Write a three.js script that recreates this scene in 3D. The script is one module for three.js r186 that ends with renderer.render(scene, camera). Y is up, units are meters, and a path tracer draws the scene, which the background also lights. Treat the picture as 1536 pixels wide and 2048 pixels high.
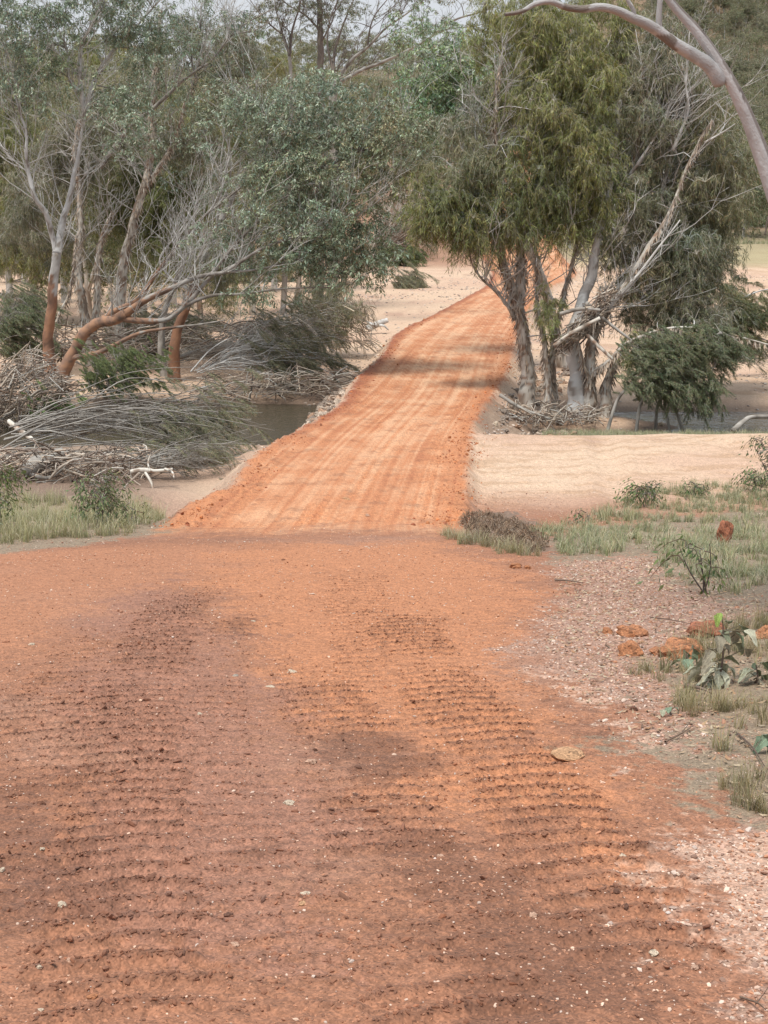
import * as THREE from 'three';
import { ImprovedNoise } from 'three/addons/math/ImprovedNoise.js';

// ---------------------------------------------------------------- camera, sky, sun, exposure
const scene = new THREE.Scene();
const EYE = 5.6, FOCAL = 2813, PITCH = Math.atan(624 / 2813);
const camera = new THREE.PerspectiveCamera(2 * Math.atan(1024 / FOCAL) * 180 / Math.PI, 768 / 1024, 0.1, 3000);
camera.position.set(0, EYE, 0);
camera.rotation.x = -PITCH;
const renderer = new THREE.WebGLRenderer({ antialias: true });
renderer.toneMapping = THREE.LinearToneMapping;
renderer.toneMappingExposure = 1.34;
renderer.shadowMap.enabled = true;
const sun = new THREE.DirectionalLight(new THREE.Color(1, 0.95, 0.87), 2.9);
sun.position.set(-14, 80, -6);
sun.target.position.set(4, 0, -32);
sun.castShadow = true;
sun.shadow.radius = 28;
sun.shadow.mapSize.set(2048, 2048);
Object.assign(sun.shadow.camera, { left: -60, right: 60, top: 60, bottom: -60, near: 1, far: 250 });
scene.add(sun, sun.target);

// ---------------------------------------------------------------- numbers
function mulberry(a) {
  return () => { a |= 0; a = a + 0x6D2B79F5 | 0; let t = Math.imul(a ^ a >>> 15, 1 | a); t = t + Math.imul(t ^ t >>> 7, 61 | t) ^ t; return ((t ^ t >>> 14) >>> 0) / 4294967296; };
}
let rnd = mulberry(7);
const seed = (n) => { rnd = mulberry(n * 7919 + 13); };
const rr = (a, b) => a + (b - a) * rnd();
const gauss = () => (rnd() + rnd() + rnd() + rnd() - 2) * 1.0;
const IN = new ImprovedNoise();
const n3 = (x, y, z) => IN.noise(x, y, z);
const n2 = (x, y) => IN.noise(x, y, 3.7);
const fbm = (x, y, o = 4) => { let s = 0, a = 0.5, f = 1; for (let i = 0; i < o; i++) { s += a * n2(x * f + i * 17.3, y * f - i * 9.1); a *= 0.5; f *= 2.03; } return s; };
const clamp = (x, a = 0, b = 1) => x < a ? a : x > b ? b : x;
const ss = (a, b, x) => { const t = clamp((x - a) / (b - a)); return t * t * (3 - 2 * t); };
const mix = (a, b, t) => a + (b - a) * t;
function table(pts) {           // smooth interpolation through [x, y] pairs
  const n = pts.length, m = [];
  for (let i = 0; i < n; i++) {
    const a = pts[Math.max(0, i - 1)], b = pts[Math.min(n - 1, i + 1)];
    let s = (b[1] - a[1]) / (b[0] - a[0]);
    if (i > 0 && i < n - 1 && (pts[i][1] - a[1]) * (b[1] - pts[i][1]) <= 0) s = 0;
    m.push(s);
  }
  return (x) => {
    if (x <= pts[0][0]) return pts[0][1];
    if (x >= pts[n - 1][0]) return pts[n - 1][1];
    let i = 1; while (pts[i][0] < x) i++;
    const [x0, y0] = pts[i - 1], [x1, y1] = pts[i], h = x1 - x0, t = (x - x0) / h, t2 = t * t, t3 = t2 * t;
    return y0 * (2 * t3 - 3 * t2 + 1) + m[i - 1] * h * (t3 - 2 * t2 + t) + y1 * (-2 * t3 + 3 * t2) + m[i] * h * (t3 - t2);
  };
}
// a measured direction of the photograph as a ray, and points along it at a distance d in front of the viewer
const CP = Math.cos(PITCH), SP = Math.sin(PITCH);
function ray(px, py) {
  const xc = (px - 768) / FOCAL, yc = -(py - 1024) / FOCAL;
  const y = yc * CP - SP, z = yc * SP + CP;
  return [xc / z, y / z];      // x and height change per metre of distance
}
const P = (px, py, d) => { const r = ray(px, py); return new THREE.Vector3(r[0] * d, EYE + r[1] * d, -d); };
const M = (d) => d / FOCAL;    // metres per pixel at distance d

// ---------------------------------------------------------------- sky
{
  const W = 1024, H = 512, data = new Float32Array(W * H * 4);
  for (let j = 0; j < H; j++) for (let i = 0; i < W; i++) {
    const el = (j + 0.5) / H * Math.PI - Math.PI / 2, az = i / W * 2 * Math.PI;
    const x = Math.cos(el) * Math.cos(az), y = Math.sin(el), z = Math.cos(el) * Math.sin(az);
    let c = 0, a = 0.5, f = 1.6;
    for (let o = 0; o < 5; o++) { c += a * n3(x * f + 5, y * f * 2.2, z * f); a *= 0.5; f *= 2.1; }
    const cloud = ss(-0.28, 0.2, c);
    const k = (j * W + i) * 4;
    const up = clamp(y);
    const lum = (1 + 0.9 * up) * 0.76, b = [0.43 * lum, 0.53 * lum, 0.66 * lum], w = [0.62 * lum, 0.65 * lum, 0.69 * lum];
    for (let q = 0; q < 3; q++) data[k + q] = mix(b[q], w[q], cloud);
    data[k + 3] = 1;
  }
  const tex = new THREE.DataTexture(data, W, H, THREE.RGBAFormat, THREE.FloatType);
  tex.mapping = THREE.EquirectangularReflectionMapping;
  tex.magFilter = tex.minFilter = THREE.LinearFilter;
  tex.needsUpdate = true;
  scene.background = tex;
  scene.environment = tex;
}

// ---------------------------------------------------------------- terrain heights
const roadHeight = table([[-60, 12], [0, 3.9], [16, 1.62], [19, 1.22], [24, 0.95], [30, 0.72], [36, 0.55], [45, 0.5], [60, 0.45], [90, 0.3], [115, 0.5], [135, 2.0], [165, 5.5], [300, 20]]);
const bankLeft = table([[-60, 12], [0, 3.9], [18, 1.34], [19.5, 1.1], [22, 0.62], [25, 0.18], [30, -0.05], [34, -0.28], [36, -0.62], [40, -0.62], [43, -0.12], [48, 0.04], [110, 0.12], [130, 0.5], [150, 4], [180, 7], [250, 16], [400, 40], [700, 46], [1500, 30]]);
const bankRight = table([[-60, 12], [0, 3.9], [18, 1.34], [21, 0.98], [23.5, 0.8], [29.6, 0.72], [31, 0.16], [34, -0.06], [36.4, -0.56], [39.2, -0.56], [41.5, -0.1], [48, 0.04], [110, 0.1], [180, 0.2], [210, 1], [260, 6], [330, 26], [420, 66], [700, 120], [1500, 100]]);
function roadPoint(px, py) {    // where a direction meets the road's surface
  const r = ray(px, py);
  let d = 2; while (d < 300 && EYE + r[1] * d > roadHeight(d)) d += 0.02;
  return [r[0] * d, d];
}
const edgeL = [[355, 1045], [400, 1010], [480, 975], [505, 930], [550, 895], [595, 870], [665, 830], [700, 800], [722, 760], [768, 716], [800, 668], [868, 633], [933, 597], [975, 572], [985, 545]].map(p => roadPoint(...p)).map(([x, d]) => [d, x]).concat([[130, 8.6], [170, 11], [300, 30]]);
const edgeR = [[912, 1045], [918, 1010], [920, 970], [922, 940], [928, 900], [943, 845], [972, 800], [1000, 760], [1022, 700], [1038, 650], [1060, 612], [1092, 578], [1150, 548]].map(p => roadPoint(...p)).map(([x, d]) => [d, x]).concat([[130, 15.5], [170, 18], [300, 37]]);
const xl = table(edgeL), xr = table(edgeR);
const roadMid = table([19, 28, 38, 52, 70, 90, 110, 150].map(d => [d, (xl(d) + xr(d)) / 2]));
const D0 = 18.6;                // the fresh fill starts here
function ground(x, d, fine = true) {
  const a = xl(d), b = xr(d), c = (a + b) / 2;
  const side = d < 150 ? ss(c - 1.2, c + 1.2, x) : ss(10 + (d - 150) * 0.1 - 12, 10 + (d - 150) * 0.16 + 26, x);
  let h = mix(bankLeft(d), bankRight(d), side);
  if (d < 22) h += ss(16, 8, d) * ss(1.6, 4.5, x) * 0.28;
  if (d > 19) {
    const w = ss(19, 23, d);
    h += w * 0.10 * fbm(x * 0.22, d * 0.22, 3) + w * 0.05 * fbm(x * 1.1, d * 1.1, 3);
    // tree island beside the channel, sand heap and drift by the left shoulder
    h += 0.50 * Math.exp(-(((x - 5.2) / 2.6) ** 2 + ((d - 37.6) / 1.6) ** 2));
    h += 0.35 * Math.exp(-(((x + 4.4) / 1.6) ** 2 + ((d - 24.4) / 1.3) ** 2));
    h += 0.42 * Math.exp(-(((x + 2.6) / 0.8) ** 2 + ((d - 29.6) / 2.0) ** 2));
    if (d > 140) h += ss(140, 200, d) * 3.5 * fbm(x * 0.02, d * 0.02, 3);
    // raised road bed with loose shoulders
    const out = Math.max(a - x, x - b, 0);
    if (out < 4 && d < 300) {
      const rough = 0.10 * fbm(x * 2.2, d * 2.2, 3);
      const t = ss(18.2, 20.5, d);
      const r = roadHeight(d) + 0.05 * Math.exp(-((out / 0.22) ** 2)) * t - Math.max(0, out - 0.12 + rough) * 0.75;
      const k = 0.10, u = clamp(0.5 + 0.5 * (r - h) / k);
      const blended = mix(h, r, u) + k * u * (1 - u);
      h = mix(h, out <= 0 ? r : blended, t);
    }
  }
  return h;
}
function hit(px, py) {          // plan position [x, d] where a direction meets the terrain
  const r = ray(px, py);
  let d = 1.5, s = 0.05;
  while (d < 600 && EYE + r[1] * d > ground(r[0] * d, d)) { d += s; if (d > 25) s = 0.1; if (d > 80) s = 0.5; }
  return [r[0] * d, d];
}
const onGround = (x, d, up = 0) => new THREE.Vector3(x, ground(x, d) + up, -d);

// ---------------------------------------------------------------- ground colour zones in plan
const plan = (list) => list.map(p => hit(...p));
function polygonDistance(poly, x, d) {   // negative inside
  let inside = false, best = 1e9;
  for (let i = 0, j = poly.length - 1; i < poly.length; j = i++) {
    const ax = poly[j][0], ay = poly[j][1], bx = poly[i][0], by = poly[i][1];
    if ((ay > d) !== (by > d) && x < (bx - ax) * (d - ay) / (by - ay) + ax) inside = !inside;
    const ex = bx - ax, ey = by - ay, t = clamp(((x - ax) * ex + (d - ay) * ey) / (ex * ex + ey * ey));
    const q = (ax + ex * t - x) ** 2 + (ay + ey * t - d) ** 2;
    if (q < best) best = q;
  }
  best = Math.sqrt(best);
  return inside ? -best : best;
}
const bound = (poly) => { const b = [1e9, 1e9, -1e9, -1e9]; for (const [x, d] of poly) { b[0] = Math.min(b[0], x); b[1] = Math.min(b[1], d); b[2] = Math.max(b[2], x); b[3] = Math.max(b[3], d); } return b; };
const C = { red: [0.305, 0.137, 0.076], orange: [0.45, 0.19, 0.09], fresh: [0.485, 0.198, 0.088], dust: [0.66, 0.395, 0.235], deep: [0.27, 0.075, 0.035], dark: [0.15, 0.066, 0.038], sand: [0.585, 0.415, 0.29], wet: [0.20, 0.14, 0.10], pale: [0.50, 0.315, 0.225], gravel: [0.36, 0.215, 0.155], litter: [0.25, 0.185, 0.125], straw: [0.36, 0.30, 0.19], loam: [0.21, 0.14, 0.10], mauve: [0.30, 0.142, 0.09] };
const groundZones = [
  { c: [0.40, 0.175, 0.09], s: 1.6, n: 0.9, k: 0.75, p: [[-500, 1110], [0, 1105], [300, 1085], [520, 1078], [900, 1085], [1060, 1150], [900, 1230], [420, 1190], [250, 1230], [0, 1330], [-400, 1400]] },
  { c: C.orange, s: 1.2, n: 0.9, k: 0.85, p: [[470, 1085], [900, 1090], [1090, 1190], [1070, 1330], [1190, 1430], [1320, 1570], [1340, 1730], [1180, 1760], [1050, 1660], [900, 1560], [720, 1470], [480, 1380], [420, 1200]] },
  { c: C.mauve, s: 0.8, n: 0.6, p: [[120, 1500], [210, 1200], [360, 1150], [560, 1420], [640, 1700], [560, 1950], [200, 1900]] },
  { c: C.dark, s: 0.35, n: 0.5, k: 0.7, p: [[1040, 1352], [1150, 1400], [1240, 1470], [1220, 1500], [1090, 1420]] },  // dark patches from here on darken the ground, with noisy edges
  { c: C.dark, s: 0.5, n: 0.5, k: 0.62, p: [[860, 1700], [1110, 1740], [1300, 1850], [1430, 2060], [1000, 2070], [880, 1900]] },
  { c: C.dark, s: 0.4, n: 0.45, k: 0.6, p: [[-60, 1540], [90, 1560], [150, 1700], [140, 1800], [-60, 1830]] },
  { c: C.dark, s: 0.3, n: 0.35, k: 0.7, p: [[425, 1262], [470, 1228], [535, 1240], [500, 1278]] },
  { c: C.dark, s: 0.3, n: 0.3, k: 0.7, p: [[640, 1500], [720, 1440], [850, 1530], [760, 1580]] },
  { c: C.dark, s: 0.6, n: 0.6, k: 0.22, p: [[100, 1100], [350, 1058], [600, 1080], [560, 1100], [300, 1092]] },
  { c: C.gravel, s: 0.35, n: 0.5, p: [[1075, 1130], [1130, 1180], [1110, 1250], [1040, 1335], [1160, 1385], [1260, 1475], [1420, 1600], [1480, 1650], [1310, 1690], [1370, 1850], [1520, 2080], [2200, 2080], [2400, 1150], [1500, 1130], [1300, 1105]] },
  { c: C.pale, s: 0.3, n: 0.5, p: [[1050, 1345], [1160, 1360], [1290, 1480], [1420, 1590], [1250, 1475]] },
  { c: C.pale, s: 0.5, n: 0.6, p: [[1310, 1690], [1400, 1640], [1900, 1640], [1900, 1960], [1520, 2030], [1370, 1850]] },
  { c: C.litter, s: 0.5, n: 0.7, p: [[1270, 1340], [1540, 1180], [2400, 1150], [2200, 1640], [1540, 1640], [1400, 1530]] },
  { c: C.litter, s: 0.5, n: 0.6, p: [[1060, 1080], [1300, 1040], [2100, 960], [2300, 1215], [1380, 1200], [1290, 1115], [1120, 1125]] },
  { c: C.loam, s: 0.2, n: 0.35, p: [[905, 1045], [1010, 1025], [1075, 1050], [1110, 1110], [1000, 1095], [930, 1075]] },
  { c: C.litter, s: 0.3, n: 0.4, p: [[-900, 985], [-20, 985], [130, 990], [300, 1000], [352, 1040], [360, 1062], [240, 1078], [0, 1108], [-700, 1200]] },
].map(o => { const p = plan(o.p); return { ...o, p, b: bound(p), k: o.k ?? 1 }; });
const grassLeft = plan([[-600, 985], [-20, 985], [130, 1000], [320, 1015], [345, 1045], [240, 1070], [0, 1098], [-600, 1180]]);
const grassRight = plan([[1065, 1075], [1110, 1050], [1290, 985], [1420, 965], [1700, 935], [2100, 930], [2200, 1200], [1500, 1200], [1390, 1190], [1300, 1105], [1120, 1118]]);
// tread marks pressed by a tracked machine: centre lines in plan
const tracks = [
  [1.0, [[250, 2090], [235, 1900], [238, 1700], [252, 1550], [275, 1400], [330, 1250], [405, 1160]]],
  [0.55, [[450, 1800], [425, 1650], [402, 1500], [398, 1380], [425, 1280], [480, 1200]]],
  [0.9, [[800, 1740], [740, 1600], [695, 1490], [640, 1380], [610, 1290]]],
  [1.0, [[1330, 1960], [1210, 1790], [1100, 1630], [1000, 1500], [900, 1395], [830, 1300], [800, 1200]]],
  [1.0, [[960, 2090], [880, 1960], [810, 1850], [720, 1750]]],
  [0.8, [[-40, 1800], [15, 1650], [70, 1500], [150, 1350], [260, 1230]]],
  [0.45, [[560, 2090], [545, 1900], [540, 1720], [535, 1560]]],
  [0.4, [[1110, 2090], [1010, 1900], [900, 1720], [820, 1600]]],
  [0.4, [[150, 1900], [120, 1700], [150, 1520], [210, 1380], [300, 1250], [420, 1140]]],
  [0.5, [[930, 1600], [850, 1470], [770, 1350], [720, 1240], [720, 1130]]],
].map(([strength, list]) => {
  const q = plan(list), curve = new THREE.CatmullRomCurve3(q.map(([x, d]) => new THREE.Vector3(x, 0, d))), pts = curve.getPoints(28);
  let s = 0; const o = [[pts[0].x, pts[0].z, 0]];
  for (let i = 1; i < pts.length; i++) { s += pts[i].distanceTo(pts[i - 1]); o.push([pts[i].x, pts[i].z, s]); }
  return { o, b: bound(o), strength };
});
function lugs(x, d) {            // [height, strength] of the tread marks
  let h = 0, k = 0, top = 0;
  if (d < 24) for (let q = 0; q < tracks.length; q++) {
    const { o, b, strength } = tracks[q];
    if (x < b[0] - 0.4 || x > b[2] + 0.4 || d < b[1] - 0.4 || d > b[3] + 0.4) continue;
    let best = 1e9, s = 0, lat = 0;
    for (let i = 1; i < o.length; i++) {
      const [ax, ay, as] = o[i - 1], [bx, by, bs] = o[i], ex = bx - ax, ey = by - ay, L2 = ex * ex + ey * ey, t = clamp(((x - ax) * ex + (d - ay) * ey) / L2);
      const dx = x - ax - ex * t, dy = d - ay - ey * t, e = dx * dx + dy * dy;
      if (e < best) { best = e; s = as + (bs - as) * t; lat = (ex * dy - ey * dx) / Math.sqrt(L2); }
    }
    best = Math.sqrt(best);
    const edge = strength * ss(0.31, 0.23, best + 0.09 * n2(x * 4, d * 4));
    if (edge <= 0) continue;
    const total = o[o.length - 1][2], patchy = (0.25 + 0.75 * ss(-0.36, 0.08, fbm(x * 0.8 + q * 9, d * 0.6, 4) + 0.18 * n2(x * 3, d * 3))) * ss(0, 0.2, s) * ss(0, 1.6, total - s);
    const ph = (s + 0.22 * Math.abs(lat + 0.05) + 0.035 * n2(x * 1.3, d * 1.3 + q) + 0.012 * n2(x * 6, d * 6)) / 0.165;
    const saw = ph - Math.floor(ph), ridge = ss(0.1, 0.45, saw) * ss(0.9, 0.5, saw), line = ss(0.26, 0.38, saw) * ss(0.66, 0.5, saw);
    const e = edge * patchy * (0.9 + 0.3 * n2(x * 5, d * 5));
    if (e > top) { top = e; h = e * (ridge * 0.034 - 0.015); k = e * line; }
  }
  return [h, k];
}
function relief(x, d) {          // clods, wheel ruts and grain of the near ground, and ruts along the fill
  let h = 0, k = 0;
  if (d < 30) {
    const n = ss(30, 22, d);
    [h, k] = lugs(x, d);
    const cl = 0.7 * fbm(x * 6, d * 6, 3), cr = Math.max(0, fbm(x * 14 + 40, d * 14, 2) - 0.08);
    h += n * (0.014 * cl + 0.03 * cr * ss(-0.1, 0.25, fbm(x * 1.3, d * 1.3, 2)) + 0.008 * n2(x * 34, d * 34) + 0.03 * fbm(x * 0.8, d * 0.8, 2));
  }
  if (d > 18 && d < 110) {
    const a = xl(d), b = xr(d), u = x - roadMid(d);
    const in_ = ss(a - 0.1, a + 0.25, x) * ss(b + 0.1, b - 0.25, x) * ss(18, 19.5, d);
    if (in_ > 0) {
      h += in_ * (0.03 * fbm(u * 4.2, d * 0.16, 3) + 0.02 * n2(u * 11, d * 0.25));
      for (const o of [-1.15, -0.35, 0.55, 1.2]) {
        const e = Math.exp(-(((u - o - 0.25 * Math.sin(d * 0.13 + o * 4)) / 0.2) ** 2)) * ss(-0.2, 0.15, n2(o * 9 + d * 0.17, 4));
        h += in_ * e * 0.028 * Math.sin((d + Math.abs(u - o) * 0.6) / 0.26 * Math.PI * 2) * ss(75, 45, d);
      }
    }
    if (d > 20 && in_ <= 0) {
      const right = x > (a + b) / 2;
      h += (right && d < 31 ? (0.06 * fbm(x * 0.9, d * 3.2, 4) + 0.05 * Math.max(0, fbm(x * 3, d * 5, 3))) * ss(20, 22, d) * ss(29.8, 28.6, d) : 0.06 * fbm(x * 0.8, d * 1.7, 4) * ss(31, 34, d));
      if (right && d < 30.5) for (const [x0, dx] of [[4.1, 0.10], [7.4, -0.22], [8.6, -0.22]]) { const q = Math.abs(x - x0 - dx * (d - 25)); h -= 0.045 * ss(0.3, 0.1, q) * ss(21.5, 23, d) * ss(29.5, 28.5, d); h += 0.03 * Math.exp(-(((q - 0.42) / 0.12) ** 2)) * ss(29.5, 28.5, d); }
    }
    const out = Math.max(a - x, x - b);
    if (d > 18.6 && out > -0.55 && out < 1.3) h += 0.16 * Math.max(0, fbm(x * 3.1, d * 3.1, 3)) * ss(-0.55, -0.1, out) * ss(1.3, 0.4, out);
  }
  return h;
}
const lerpC = (a, b, t) => { a[0] += (b[0] - a[0]) * t; a[1] += (b[1] - a[1]) * t; a[2] += (b[2] - a[2]) * t; };
function soil(x, d) {            // [colour, kind]
  let c, kind;
  const a = xl(d), b = xr(d), c0 = (a + b) / 2;
  const e = 0.22 * fbm(x * 1.6, d * 1.6, 4) + 0.10 * n2(x * 5.3, d * 5.3);
  if (d < 27) {
    c = [...C.red]; kind = 'dirt_road';
    lerpC(c, C.gravel, 0.35 * ss(0.0, 0.3, fbm(x * 0.7 + 30, d * 0.7, 4)));
    let top = null, topK = 0;
    for (const o of groundZones) {
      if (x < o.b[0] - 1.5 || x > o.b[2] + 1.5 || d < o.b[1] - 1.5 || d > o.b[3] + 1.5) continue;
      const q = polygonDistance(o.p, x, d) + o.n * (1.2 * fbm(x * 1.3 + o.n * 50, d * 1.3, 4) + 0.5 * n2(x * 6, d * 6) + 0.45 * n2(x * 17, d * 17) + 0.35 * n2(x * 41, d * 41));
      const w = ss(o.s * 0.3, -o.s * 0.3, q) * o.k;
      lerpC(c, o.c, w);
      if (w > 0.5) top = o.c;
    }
    if (top === C.gravel || top === C.pale) kind = 'gravel_verge';
    if (top === C.litter || top === C.loam) kind = 'grass_verge';
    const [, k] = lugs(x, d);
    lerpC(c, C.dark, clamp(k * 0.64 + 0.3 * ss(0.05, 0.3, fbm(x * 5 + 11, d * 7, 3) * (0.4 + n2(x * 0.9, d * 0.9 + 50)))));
  }
  if (d >= 16) {
    // fresh orange fill on the causeway
    const start = D0 - 0.2 + 1.8 * e + 0.8 * n2(x * 0.9, 8) + 0.5 * n2(x * 3, d * 3) + 0.25 * ss(0.2, 1.5, x);
    const out = Math.max(a - x, x - b) + e * 0.9;
    const w = ss(start - 1.3, start + 0.9, d + 0.8 * n2(x * 8, d * 8));
    const f = w * ss(0.12, -0.12, out - 0.12);
    let far;
    const h = ground(x, d);
    if (d > 19) {
      far = [...C.sand];
      const g1 = fbm(x * 0.25, d * 0.25, 4);
      lerpC(far, C.pale, ss(-0.15, 0.3, g1) * 0.6);
      lerpC(far, C.gravel, 0.5 * ss(0.1, 0.35, fbm(x * 0.6 + 9, d * 0.2, 4)));
      let k2 = d > 31 ? 'creek_bed' : 'grass_verge';
      if (x > c0) {
        lerpC(far, [0.43, 0.275, 0.17], 0.7 * ss(0.02, 0.2, fbm(x * 0.8, d * 4.5, 4) + 0.15 * n2(x * 6, d * 9)));
        if (d < 30.4 && d > 21) k2 = 'sand_bank';
        if (d > 30.4 && d < 36.5) lerpC(far, C.wet, 0.6 * ss(30.2, 31.5, d));
      } else if (d < 34) {
        lerpC(far, C.loam, 0.75 * ss(33, 27, d) * ss(-3.2, -5, x + e) + 0.25);
      }
      if (h < -0.1) lerpC(far, C.wet, ss(-0.12, -0.32, h) * 0.9);
      // red bank on the far side, leaf litter under the far trees
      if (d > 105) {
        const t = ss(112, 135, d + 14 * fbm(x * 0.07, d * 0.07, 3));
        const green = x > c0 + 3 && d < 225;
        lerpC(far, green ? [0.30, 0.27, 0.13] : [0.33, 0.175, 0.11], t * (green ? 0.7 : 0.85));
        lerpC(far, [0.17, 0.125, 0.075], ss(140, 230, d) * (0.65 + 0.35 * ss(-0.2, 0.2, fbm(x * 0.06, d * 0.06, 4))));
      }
      if (d > 230) k2 = 'hill';
      const w2 = Math.max(ss(19.5, 24, d), 0);
      if (!c) { c = far; kind = k2; } else if (kind === 'dirt_road' || d > 24.5 || x > c0) {
        // bare ground beyond the grass
        const inGrass = kind === 'grass_verge' ? ss(21.5, 26.5, d + e * 4) : w2;
        lerpC(c, far, inGrass); if (inGrass > 0.5 || kind === 'dirt_road') kind = k2;
      }
    }
    if (!c) c = [...C.sand];
    if (f > 0) {
      const u = x - roadMid(d), fr = [...C.fresh];
      const us = u + 0.06 * n2(d * 0.05, 2), along = 0.26 * fbm(us * 2.2, d * 0.06, 3) + 0.34 * fbm(us * 11, d * 0.09, 3) + 0.42 * fbm(x * 1.3, d * 0.8, 5), fine = 1.9 * n2(us * 24, d * 0.10) + 1.0 * n2(x * 6, d * 4.5) * ss(-0.1, 0.2, n2(us * 2.1, d * 0.09 + 7));
      lerpC(fr, C.dust, clamp(ss(-0.14, 0.26, along + 0.10 * fine) * mix(0.55, 0.9, ss(20, 42, d)) * ss(0.0, 0.5, Math.min(x - a, b - x)) * 1));
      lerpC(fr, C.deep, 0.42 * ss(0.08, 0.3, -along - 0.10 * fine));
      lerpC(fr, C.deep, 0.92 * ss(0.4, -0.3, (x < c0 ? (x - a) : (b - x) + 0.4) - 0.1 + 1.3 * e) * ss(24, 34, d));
      lerpC(fr, C.dark, 0.35 * ss(0.1, 0.35, fbm(x * 3, d * 3, 3)));
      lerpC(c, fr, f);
      if (f > 0.5) kind = 'dirt_road';
    }
  }
  return [c, kind];
}

// ---------------------------------------------------------------- textures of fine grain
function noiseTexture(size, fn, srgb) {
  const data = new Uint8Array(size * size * 4);
  for (let j = 0; j < size; j++) for (let i = 0; i < size; i++) {
    const v = fn(i / size, j / size), k = (j * size + i) * 4;
    for (let q = 0; q < 3; q++) data[k + q] = clamp(Array.isArray(v) ? v[q] : v) * 255;
    data[k + 3] = 255;
  }
  const t = new THREE.DataTexture(data, size, size);
  t.wrapS = t.wrapT = THREE.RepeatWrapping; t.magFilter = THREE.LinearFilter; t.minFilter = THREE.LinearMipmapLinearFilter; t.generateMipmaps = true;
  if (srgb) t.colorSpace = THREE.SRGBColorSpace;
  t.needsUpdate = true;
  return t;
}
seed(3);
const lattice = new Float32Array(256 * 256).map(() => rnd());
function tile(u, v, f) {         // value noise that repeats over 0..1
  const x = u * f, y = v * f, i = Math.floor(x), j = Math.floor(y), a = x - i, b = y - j, s = a * a * (3 - 2 * a), t = b * b * (3 - 2 * b);
  const g = (p, q) => lattice[((q % f + f) % f * 7 + f * 3 & 255) * 256 + ((p % f + f) % f & 255)];
  return mix(mix(g(i, j), g(i + 1, j), s), mix(g(i, j + 1), g(i + 1, j + 1), s), t);
}
const grainHeight = noiseTexture(1024, (u, v) => { const a = tile(u, v, 24), b = tile(u, v, 60), c = tile(u, v, 128), e = tile(u, v, 250); return 0.25 * a + 0.3 * Math.pow(b, 1.5) + 0.3 * Math.pow(c, 2) + 0.25 * e * e; });
const grainColor = noiseTexture(1024, (u, v) => { const a = tile(u, v, 40), b = tile(u, v, 110), c = tile(u + 0.3, v, 200), e = tile(u, v + 0.4, 250); let g = 0.80 + 0.10 * a + 0.16 * (b - 0.5) + 0.22 * (e - 0.5); if (c > 0.86) g += 0.25; if (c < 0.1) g -= 0.22; return g; }, true);
const soilMaterial = new THREE.MeshStandardMaterial({ vertexColors: true, roughness: 0.96, map: grainColor, bumpMap: grainHeight, bumpScale: 0.012 });
const structureMeshes = {};

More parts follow.
